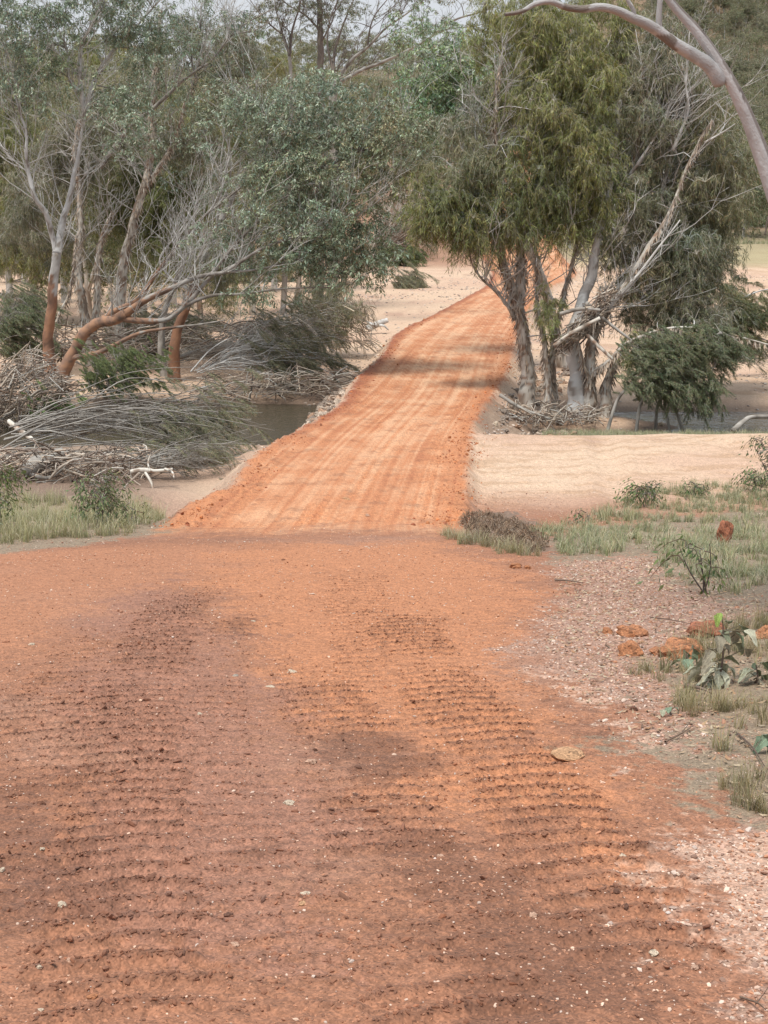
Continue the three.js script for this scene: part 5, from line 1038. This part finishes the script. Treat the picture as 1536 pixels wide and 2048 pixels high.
function seedling(label, rootPx, rootPy, tipPx, tipPy, leaves, k) {   // leaves: [px, py, size in px, tone]
  seed(k);
  const [x, d] = hit(rootPx, rootPy), b = onGround(x, d, -0.02), o = thing('broadleaf_seedling', label, 'seedling', 'big leafed seedlings', b), tip = P(tipPx, tipPy, d), st = new Build();
  st.tube(smoothLine([b, b.clone().lerp(tip, 0.5).add(V3(0.015, 0, 0.02)), tip], 8), t => mix(0.009, 0.004, t), 6, [0.16, 0.11, 0.085]);
  part('stem', st.geometry(), barkMaterial, o);
  for (const [px, py, s, tone] of leaves) {
    const at = P(px, py, d + gauss() * 0.12), m = new THREE.Mesh(leafShapes[Math.floor(rnd() * 3)], leafTones[tone]);
    const axis = b.clone().lerp(tip, clamp((at.y - b.y) / Math.max(0.05, tip.y - b.y), 0.1, 1)), yaw = Math.atan2(at.x - axis.x, at.z - axis.z) + gauss() * 0.5;
    m.name = 'leaf'; m.castShadow = m.receiveShadow = true;
    const L = s * 0.9 * M(d);
    m.rotation.set(rr(0.1, 0.9), yaw, gauss() * 0.5, 'YXZ'); m.scale.setScalar(L);
    m.position.copy(at).sub(b); m.position.sub(V3(0, 0, L * 0.5).applyEuler(m.rotation));
    o.add(m);
    const pet = new Build(), j = m.position.clone(), a = axis.clone().sub(b);
    pet.tube([a, a.clone().lerp(j, 0.5), j], 0.003, 4, [0.18, 0.15, 0.09]);
    const pm = new THREE.Mesh(pet.geometry(), barkMaterial); pm.name = 'leaf_stalk'; o.add(pm);
  }
}
seedling('wilting broad leafed seedling with one bright leaf by the orange rocks', 1432, 1375, 1446, 1250, [[1436, 1238, 32, 5], [1458, 1242, 26, 3], [1468, 1262, 44, 1], [1450, 1268, 40, 0], [1488, 1258, 36, 3], [1505, 1272, 44, 4], [1440, 1285, 40, 1], [1478, 1290, 42, 0], [1496, 1300, 36, 1], [1418, 1312, 40, 1], [1462, 1318, 40, 0], [1408, 1322, 46, 2], [1392, 1345, 56, 4], [1420, 1342, 60, 4], [1440, 1352, 52, 4], [1408, 1362, 54, 4], [1430, 1372, 50, 2], [1446, 1335, 46, 2], [1400, 1352, 40, 1], [1382, 1338, 40, 2], [1416, 1330, 44, 1], [1452, 1362, 44, 4], [1398, 1374, 44, 4], [1470, 1275, 34, 1], [1484, 1276, 36, 3], [1426, 1300, 34, 1], [1458, 1300, 36, 1], [1468, 1345, 36, 2]], 431);
seedling('broad leafed seedling with pale curled leaves at the right edge', 1505, 1370, 1512, 1330, [[1492, 1345, 46, 2], [1516, 1338, 44, 3], [1530, 1352, 48, 3], [1500, 1352, 40, 4], [1536, 1330, 46, 3], [1480, 1350, 36, 4], [1522, 1368, 40, 1]], 433);
seedling('low dark green seedling against the right orange rock', 1370, 1338, 1372, 1306, [[1352, 1322, 36, 3], [1372, 1310, 38, 3], [1390, 1304, 42, 3], [1376, 1328, 36, 6], [1360, 1334, 32, 6], [1394, 1320, 34, 3]], 435);
seedling('blue green seedling leaf pair low at the right edge', 1536, 1510, 1536, 1480, [[1522, 1486, 50, 6], [1540, 1478, 56, 6], [1512, 1494, 36, 3], [1550, 1495, 48, 6]], 437);
seedling('tiny pale seedling in the gravel below the wilting one', 1335, 1432, 1336, 1418, [[1326, 1424, 20, 2], [1338, 1418, 22, 6], [1348, 1424, 22, 2], [1336, 1428, 18, 6], [1356, 1420, 18, 6]], 439);

// ---------------------------------------------------------------- stones
const stoneGrain = noiseTexture(256, (u, v) => { const a = tile(u, v, 12), b = tile(u, v, 34), c = tile(u, v, 90); let g = 0.62 + 0.35 * a * b + 0.3 * (c - 0.4); if (a > 0.72) g *= 0.72; return [g, g * 0.97, g * 0.93]; }, true);
const stoneMat = (c, r = 0.92) => new THREE.MeshStandardMaterial({ color: new THREE.Color(...c.map(v => Math.min(0.95, v * 1.8))), roughness: 1, map: stoneGrain });
const tones = { buff: stoneMat([0.44, 0.27, 0.16]), white: stoneMat([0.50, 0.43, 0.35]), grey: stoneMat([0.33, 0.29, 0.26]), rust: stoneMat([0.36, 0.165, 0.085]), dark: stoneMat([0.13, 0.065, 0.045]), pink: stoneMat([0.45, 0.30, 0.23]), brick: stoneMat([0.30, 0.12, 0.07]) };
seed(440);
const rocks = [0, 1, 2, 3, 4, 5].map(i => stoneShape([0.45, 0.6, 0.75, 0.5, 0.9, 0.35][i], 0.5, 3));
function stone(name, label, px, py, w, tone, shape = 0, group, tall = 1, sink = 0.35) {
  const [x, d] = hit(px, py), m = new THREE.Mesh(rocks[shape], tones[tone]), r = w * M(d) / 2;
  m.name = numbered(name); m.userData = { label, category: name === 'boulder' ? 'rock' : name.replace(/_/g, ' ') }; if (group) m.userData.group = group;
  m.castShadow = m.receiveShadow = true; m.scale.set(r, r * tall, r); m.rotation.set(gauss() * 0.15, rr(0, 6.28), gauss() * 0.15);
  m.position.copy(onGround(x, d, relief(x, d) + r * tall * [0.45, 0.6, 0.75, 0.5, 0.9, 0.35][shape] * (1 - 2 * sink))); scene.add(m);
}
{
  const [x, d] = hit(1135, 1518), m = new THREE.Mesh(stoneShape(0.3, 0.16, 3), tones.buff);
  m.name = 'flat_stone'; m.userData = { label: 'flat buff stone lying on the orange dirt near the gravel', category: 'stone' }; m.castShadow = m.receiveShadow = true;
  m.scale.set(0.085, 0.06, 0.085); m.rotation.set(0.12, 0.5, -0.14); m.position.copy(onGround(x, d, relief(x, d) + 0.012)); scene.add(m);
}
stone('boulder', 'upright knobbly orange rock at the edge of the gravel', 1258, 1310, 56, 'rust', 4, 'orange rocks', 0.8);
stone('boulder', 'small orange rock behind the upright knobbly one', 1262, 1272, 60, 'rust', 1, 'orange rocks', 0.8);
stone('boulder', 'broad orange rock slab under the seedling leaves', 1358, 1312, 100, 'rust', 1, 'orange rocks', 0.8);
stone('boulder', 'small orange rock left of the upright knobbly one', 1215, 1268, 24, 'rust', 2, 'orange rocks');
stone('boulder', 'orange rock at the right edge beyond the seedling', 1530, 1275, 60, 'rust', 3, 'orange rocks');
stone('boulder', 'low orange rock between the two larger ones', 1318, 1310, 44, 'rust', 5, 'orange rocks');
stone('rotten_log_piece', 'dark red brown chunk of rotten wood behind the orange slab', 1415, 1270, 90, 'brick', 5, null, 1.2);
stone('stump', 'rusty brown upright stump in the right grass', 1447, 1085, 34, 'brick', 4, null, 1.9, 0.25);
stone('dirt_clod', 'larger orange dirt clod at the corner of the verge', 1030, 1135, 26, 'rust', 1, 'dirt clods at the verge corner');
stone('dirt_clod', 'smaller orange dirt clod right of the larger one at the verge corner', 1056, 1137, 18, 'rust', 2, 'dirt clods at the verge corner');
stone('stone', 'bright white stone chip in the middle of the red dirt', 578, 1612, 26, 'white', 3, null, 0.6);
stone('stone', 'buff stone lying on the orange fill', 693, 998, 16, 'buff', 0);
stone('stone', 'round pale stone near the start of the orange fill', 735, 1035, 9, 'pink', 2);
stone('stone', 'pale stone pair left half beside the darker patch at lower right', 1388, 1956, 18, 'pink', 1, null, 0.9);
stone('stone', 'white quartz lump on the darker patch at lower right', 1308, 1912, 24, 'white', 1, null, 0.8);
stone('stone', 'brown stone lump right of the white quartz lump', 1350, 1938, 20, 'brick', 1, null, 0.8);
stone('stone', 'grey stone in the gravel behind the big seedling', 1020, 792, 14, 'grey', 1);
stone('stone', 'round white stone at the water edge by the trunks', 990, 850, 14, 'white', 2, null, 0.9);
stone('stone', 'pale flat stone in the grass strip behind the sand', 1322, 851, 16, 'white', 3);
for (const [px, py, w, t] of [[622, 1530, 24, 'pink'], [63, 1290, 14, 'white'], [322, 1406, 12, 'pink'], [470, 1352, 18, 'grey'], [125, 1832, 20, 'white'], [515, 1835, 16, 'pink'], [85, 1706, 12, 'white'], [5, 1757, 14, 'white'], [505, 1243, 16, 'white'], [1245, 1708, 18, 'white'], [1305, 1775, 16, 'white'], [610, 1790, 22, 'white'], [880, 1720, 14, 'pink'], [185, 2002, 22, 'rust'], [80, 1958, 14, 'white'], [80, 2024, 16, 'white'], [470, 1902, 18, 'pink'], [605, 1820, 20, 'buff'], [720, 1660, 14, 'pink'], [1040, 1590, 12, 'buff'], [540, 1375, 18, 'white'], [585, 1345, 22, 'white'], [400, 1430, 12, 'white'], [470, 1290, 12, 'pink'], [92, 1530, 10, 'pink'], [180, 1562, 12, 'pink'], [140, 1940, 14, 'pink'], [1065, 1835, 20, 'pink']]) stone('stone', 'small pale stone pressed into the red dirt', px, py, w, t, Math.floor(rnd() * 4), 'pale stones in the red dirt', 0.8);
for (const [px, py, w] of [[1108, 1590, 16], [955, 1602, 18], [985, 1600, 14], [1018, 1620, 14], [458, 1838, 20], [1268, 1424, 18], [1250, 1826, 18], [630, 1500, 12], [1232, 1800, 14], [712, 1592, 16]]) stone('dirt_clod', 'small dark clod lying on the red dirt', px, py, w, 'dark', Math.floor(rnd() * 4), 'dark clods on the red dirt', 0.8);
// broken rock along both feet of the causeway: pieces of the creek bed
{
  seed(450);
  const bed = structureMeshes.creek_bed, mats = [stoneMat([0.40, 0.34, 0.29]), stoneMat([0.30, 0.25, 0.215]), stoneMat([0.50, 0.42, 0.36]), stoneMat([0.24, 0.20, 0.175]), stoneMat([0.36, 0.24, 0.175])];
  const place = (x, d, r) => { const m = new THREE.Mesh(rocks[Math.floor(rnd() * 6)], mats[Math.floor(rnd() * 5)]); m.name = 'rock'; m.castShadow = m.receiveShadow = true; m.scale.set(r * rr(0.8, 1.3), r * rr(0.7, 1.1), r); m.rotation.set(gauss() * 0.4, rr(0, 6.28), gauss() * 0.4); m.position.copy(onGround(x, d, r * 0.15)); bed.add(m); };
  for (let i = 0; i < 130; i++) { const d = rr(31, 41.5); place(xl(d) - 0.35 - 1.0 * Math.pow(rnd(), 0.9), d, rr(0.05, 0.16)); }
  for (let i = 0; i < 165; i++) { const d = rr(30.8, 47); place(xr(d) + 0.45 + (d < 36 ? 1.9 : 1.5) * Math.pow(rnd(), 0.9), d, rr(0.05, 0.17)); }
}
// ---------------------------------------------------------------- loose gravel, crumbs of soil, grass, leaf litter: nobody could count them
const looseMaterial = new THREE.MeshStandardMaterial({ color: 0xffffff, roughness: 0.95 });
{
  seed(460);
  const shapes = [0, 1, 2].map(i => stoneShape([0.45, 0.6, 0.75][i], 0.45, 0)), gravel = [[], [], []], crumbs = [[], [], []];
  const tint = [[0.42, 0.26, 0.19], [0.50, 0.35, 0.27], [0.34, 0.185, 0.125], [0.40, 0.20, 0.12], [0.56, 0.44, 0.36], [0.24, 0.14, 0.10]];
  for (let i = 0; i < 170000; i++) {
    const d = 3 + 20 * Math.pow(rnd(), 1.35), x = (0.34 * d + 0.6) * rr(-1, 1), [, kind] = soil(x, d);
    const p = kind === 'gravel_verge' ? 0.9 : kind === 'grass_verge' ? 0.25 : 0.11 + 0.25 * ss(0.1, 0.35, fbm(x * 0.8 + 70, d * 0.8, 3));
    if (rnd() > p || d > 18.4 && kind === 'dirt_road') continue;
    const r = (kind === 'gravel_verge' ? rr(0.0035, 0.0088) : rr(0.0025, 0.006)) * (rnd() < 0.05 ? 1.9 : 1) * (0.7 + d * 0.045);
    const c = kind === 'dirt_road' ? vary(rnd() < 0.3 ? [0.55, 0.40, 0.31] : [0.38, 0.19, 0.115], 0.25) : vary(tint[Math.floor(rnd() * 6)], 0.2);
    gravel[i % 3].push({ p: onGround(x, d, relief(x, d) + r * 0.25), q: quat(rr(0, 6.28), gauss() * 0.4, gauss() * 0.4), s: V3(r * rr(0.8, 1.6), r, r), c });
  }
  for (let i = 0; i < 240000; i++) {
    const d = 3 + 13 * Math.pow(rnd(), 1.2), x = (0.31 * d + 0.5) * rr(-1, 1), [, k] = lugs(x, d);
    const patch = ss(0.12, 0.35, fbm(x * 1.1 + 5, d * 1.1, 3) + 0.25 * n2(x * 4, d * 4)), p = Math.pow(k, 1.1) * 0.7 + 0.07 * patch + 0.012;
    if (rnd() > p) continue;
    const [c0, kind] = soil(x, d); if (kind !== 'dirt_road') continue;
    const r = rr(0.0028, 0.0075) * (rnd() < 0.04 ? 1.9 : 1);
    crumbs[i % 3].push({ p: onGround(x, d, relief(x, d) + r * 0.3), q: quat(rr(0, 6.28), gauss(), gauss()), s: V3(r * rr(0.9, 2.2), r, r), c: vary([mix(c0[0], 0.18, 0.45), mix(c0[1], 0.08, 0.45), mix(c0[2], 0.05, 0.45)], 0.28) });
  }
  shapes.forEach((g, i) => { const a = copies(numbered('loose_gravel'), g, looseMaterial, gravel[i], scene); a.userData.label = 'loose pinkish gravel scattered over the verge and road'; a.userData.category = 'gravel'; const b = copies(numbered('soil_crumbs'), g, looseMaterial, crumbs[i], scene); b.userData.label = 'dark crumbs of soil along the tread marks'; b.userData.category = 'soil'; });
  const clods = [[], []];
  for (let i = 0; i < 9000; i++) {
    const d = 18.8 + 45 * Math.pow(rnd(), 1.7), left = rnd() < 0.5, off = gauss() * 0.4, x = left ? xl(d) + off : xr(d) + off, r = rr(0.006, 0.017) * (rnd() < 0.05 ? 2.4 : 1) * (0.6 + d / 60);
    if (rnd() > 0.15 + 0.85 * ss(0.0, 0.25, fbm(x * 0.9, d * 0.9, 3))) continue;
    clods[i % 2].push({ p: onGround(x, d, relief(x, d) + r * 0.2), q: quat(rr(0, 6.28), gauss(), gauss()), s: V3(r * 1.2, r, r), c: vary(rnd() < 0.35 ? [0.26, 0.085, 0.04] : [0.42, 0.16, 0.065], 0.25) });
  }
  clods.forEach((l, i) => { const m = copies(numbered('fill_clods'), shapes[i + 1], looseMaterial, l, scene); m.userData.label = 'crumbled orange clods along the shoulders of the fill'; m.userData.category = 'soil'; });
  // coarse gravel on the creek bed
  const bars = [[], []];
  for (let i = 0; i < 26000; i++) {
    const d = 31 + 75 * Math.pow(rnd(), 1.4), x = (0.29 * d + 1) * rr(-1, 1);
    if (x > xl(d) - 0.3 && x < xr(d) + 0.3) continue;
    const near = Math.min(Math.abs(x - xl(d)), Math.abs(x - xr(d)));
    if (rnd() > 0.10 + 0.6 * ss(0.02, 0.3, fbm(x * 0.3 + 20, d * 0.14, 3)) + ss(2.2, 0.6, near) * (d < 50 ? 0.8 : 0.2)) continue;
    const r = rr(0.02, 0.055) * (0.6 + d / 90);
    bars[i % 2].push({ p: onGround(x, d, r * 0.15), q: quat(rr(0, 6.28), gauss() * 0.3, gauss() * 0.3), s: V3(r * 1.2, r, r), c: vary([[0.42, 0.35, 0.30], [0.32, 0.26, 0.22], [0.55, 0.46, 0.38], [0.25, 0.20, 0.165]][i % 4], 0.2) });
  }
  bars.forEach((l, i) => { const m = copies(numbered('creek_gravel'), shapes[i], looseMaterial, l, scene); m.userData.label = 'grey creek gravel strewn over the pale sand'; m.userData.category = 'gravel'; });
}
{
  seed(470);
  const DRY = [[0.42, 0.37, 0.24], [0.36, 0.34, 0.20], [0.27, 0.28, 0.14], [0.50, 0.45, 0.32]], LUSH = [[0.25, 0.285, 0.15], [0.34, 0.34, 0.20], [0.19, 0.225, 0.11], [0.45, 0.41, 0.28], [0.38, 0.33, 0.22]];
  const grassMaterial = new THREE.MeshPhysicalMaterial({ vertexColors: true, roughness: 0.85, transmission: 0.3, thickness: 0, side: THREE.DoubleSide });
  const fix = g => { g.computeVertexNormals(); return g; };
  const dry = [fix(grassTuft(26, 0.30, DRY)), fix(grassTuft(20, 0.24, DRY, 0.9))], lush = [fix(grassTuft(22, 0.20, LUSH, 0.7)), fix(grassTuft(20, 0.15, LUSH, 1.2))];
  const fill = (poly, n, test) => { const b = bound(poly), o = []; for (let i = 0; i < n; i++) { const x = rr(b[0], b[2]), d = rr(b[1], b[3]), q = polygonDistance(poly, x, d) + 0.5 * fbm(x * 1.4, d * 1.4, 3); if (q < -0.02 && (!test || test(x, d, q))) o.push([x, d, q]); } return o; };
  const sow = (name, label, shapes, spots, k, tint) => shapes.forEach((g, j) => { const m = copies(numbered(name), g, grassMaterial, spots.filter((_, i) => i % shapes.length === j).map(([x, d]) => ({ p: onGround(x, d, -0.01), q: quat(rr(0, 6.28), gauss() * 0.1, gauss() * 0.1), s: k * rr(0.55, 1.25), c: vary(tint, 0.18) })), scene); m.userData.label = label; m.userData.category = 'grass'; });
  sow('grass', 'dry pale grass on the left verge', dry, fill(grassLeft, 9000, (x, d) => x > -9 && rnd() < 0.15 + 0.7 * ss(-0.2, 0.2, fbm(x * 1.2, d * 1.2, 3))), 0.85, [1.12, 1.05, 0.9]);
  sow('grass', 'green grass on the right verge', lush, fill(grassRight, 16000, (x, d) => x < 9.5 && rnd() < 0.12 + 0.75 * ss(-0.2, 0.25, fbm(x * 0.9, d * 0.9, 4))), 0.82, [1.15, 1.1, 0.92]);
  sow('grass', 'sparse dry grass and straw on the gravel at right', dry, fill(plan([[1270, 1345], [1400, 1260], [1620, 1200], [1750, 1640], [1530, 1650], [1400, 1530]]), 1700, (x, d) => rnd() < ss(-0.1, 0.2, fbm(x * 1.6, d * 1.6, 3))), 0.5, [0.8, 0.72, 0.62]);
  sow('grass', 'dry tufts beside the raked litter mound', dry, fill(plan([[905, 1062], [950, 1075], [1090, 1115], [1060, 1120], [960, 1095], [870, 1078]]), 420), 0.6, [0.9, 0.85, 0.8]);
  const strip = []; for (let i = 0; i < 2600; i++) { const d = rr(31.2, 35.6), x = rr(2.6, 10.5); if (rnd() < ss(2.6, 4.5, x) && x > xr(d) + 1.6) strip.push([x, d]); }
  sow('grass', 'low green grass strip behind the sand bank', lush, strip, 1, [1.3, 1.25, 1]);
  const farStrip = []; for (let i = 0; i < 1500; i++) farStrip.push([rr(18, 62), rr(178, 215)]);
  sow('grass', 'far green grass flat beyond the sand at right', lush, farStrip, 3, [1.2, 1.2, 1]);
  // fallen leaves
  const lb = new Build(); lb.leaf(V3(-0.03, 0.004, 0), V3(1, 0, 0), V3(0, 0, 1), 0.05, 0.014, [1, 1, 1], 0.3);
  const spots = [...fill(plan([[1110, 1130], [1300, 1115], [1540, 1190], [1720, 1250], [1750, 1640], [1530, 1650], [1250, 1480], [1090, 1300]]), 3600), ...fill(grassRight, 1500), ...fill(grassLeft, 900)];
  const m = copies('fallen_leaves', lb.geometry(), dryMaterial, spots.map(([x, d]) => ({ p: onGround(x, d, relief(x, d) + 0.006), q: quat(rr(0, 6.28), gauss() * 0.4, gauss() * 0.4), s: rr(0.6, 1.3), c: vary([[0.26, 0.155, 0.09], [0.34, 0.24, 0.155], [0.17, 0.10, 0.065], [0.40, 0.31, 0.21]][Math.floor(rnd() * 4)], 0.2) })), scene);
  m.userData.label = 'fallen dry leaves over the right verge'; m.userData.category = 'leaf litter';
}
// thin sticks on the verge
{
  seed(480);
  const sticks = [['dark stick lying by the wilting seedling', [[1370, 1378], [1425, 1398]], 0.012], ['short forked twig on the gravel below the raked mound', [[1110, 1165], [1165, 1172]], 0.010], ['pale bent twig in the straw at right', [[1330, 1490], [1385, 1465]], 0.006], ['thin long stick slanting over the straw at the right edge', [[1470, 1470], [1528, 1545]], 0.006], ['thin reddish stick on the gravel above the orange slab', [[1300, 1240], [1390, 1258]], 0.006], ['pale straw stem near the lower right gravel', [[1480, 2005], [1530, 2040]], 0.004]];
  for (const [label, [a, b], r] of sticks) {
    const p = hit(...a), q = hit(...b), A = onGround(p[0], p[1], r + 0.012), B = onGround(q[0], q[1], r + 0.02), o = thing('stick', label, 'stick', 'sticks on the right verge', A), s = new Build();
    s.tube(smoothLine([A, A.clone().lerp(B, 0.5).add(V3(0.01, 0.012, 0.02)), B], 8), t => mix(r, r * 0.4, t), 6, vary([0.20, 0.14, 0.105], 0.2), 0.2); part('stick', s.geometry(), barkMaterial, o);
    const f = new Build(), m = A.clone().lerp(B, 0.6); f.tube(smoothLine([m, m.clone().add(V3(0.02, 0.02, -0.01)), m.clone().add(V3(0.05, 0.05, -0.03))], 5), t => mix(r * 0.5, r * 0.2, t), 5, [0.18, 0.13, 0.10]); part('fork', f.geometry(), barkMaterial, o);
  }
}
renderer.render(scene, camera);
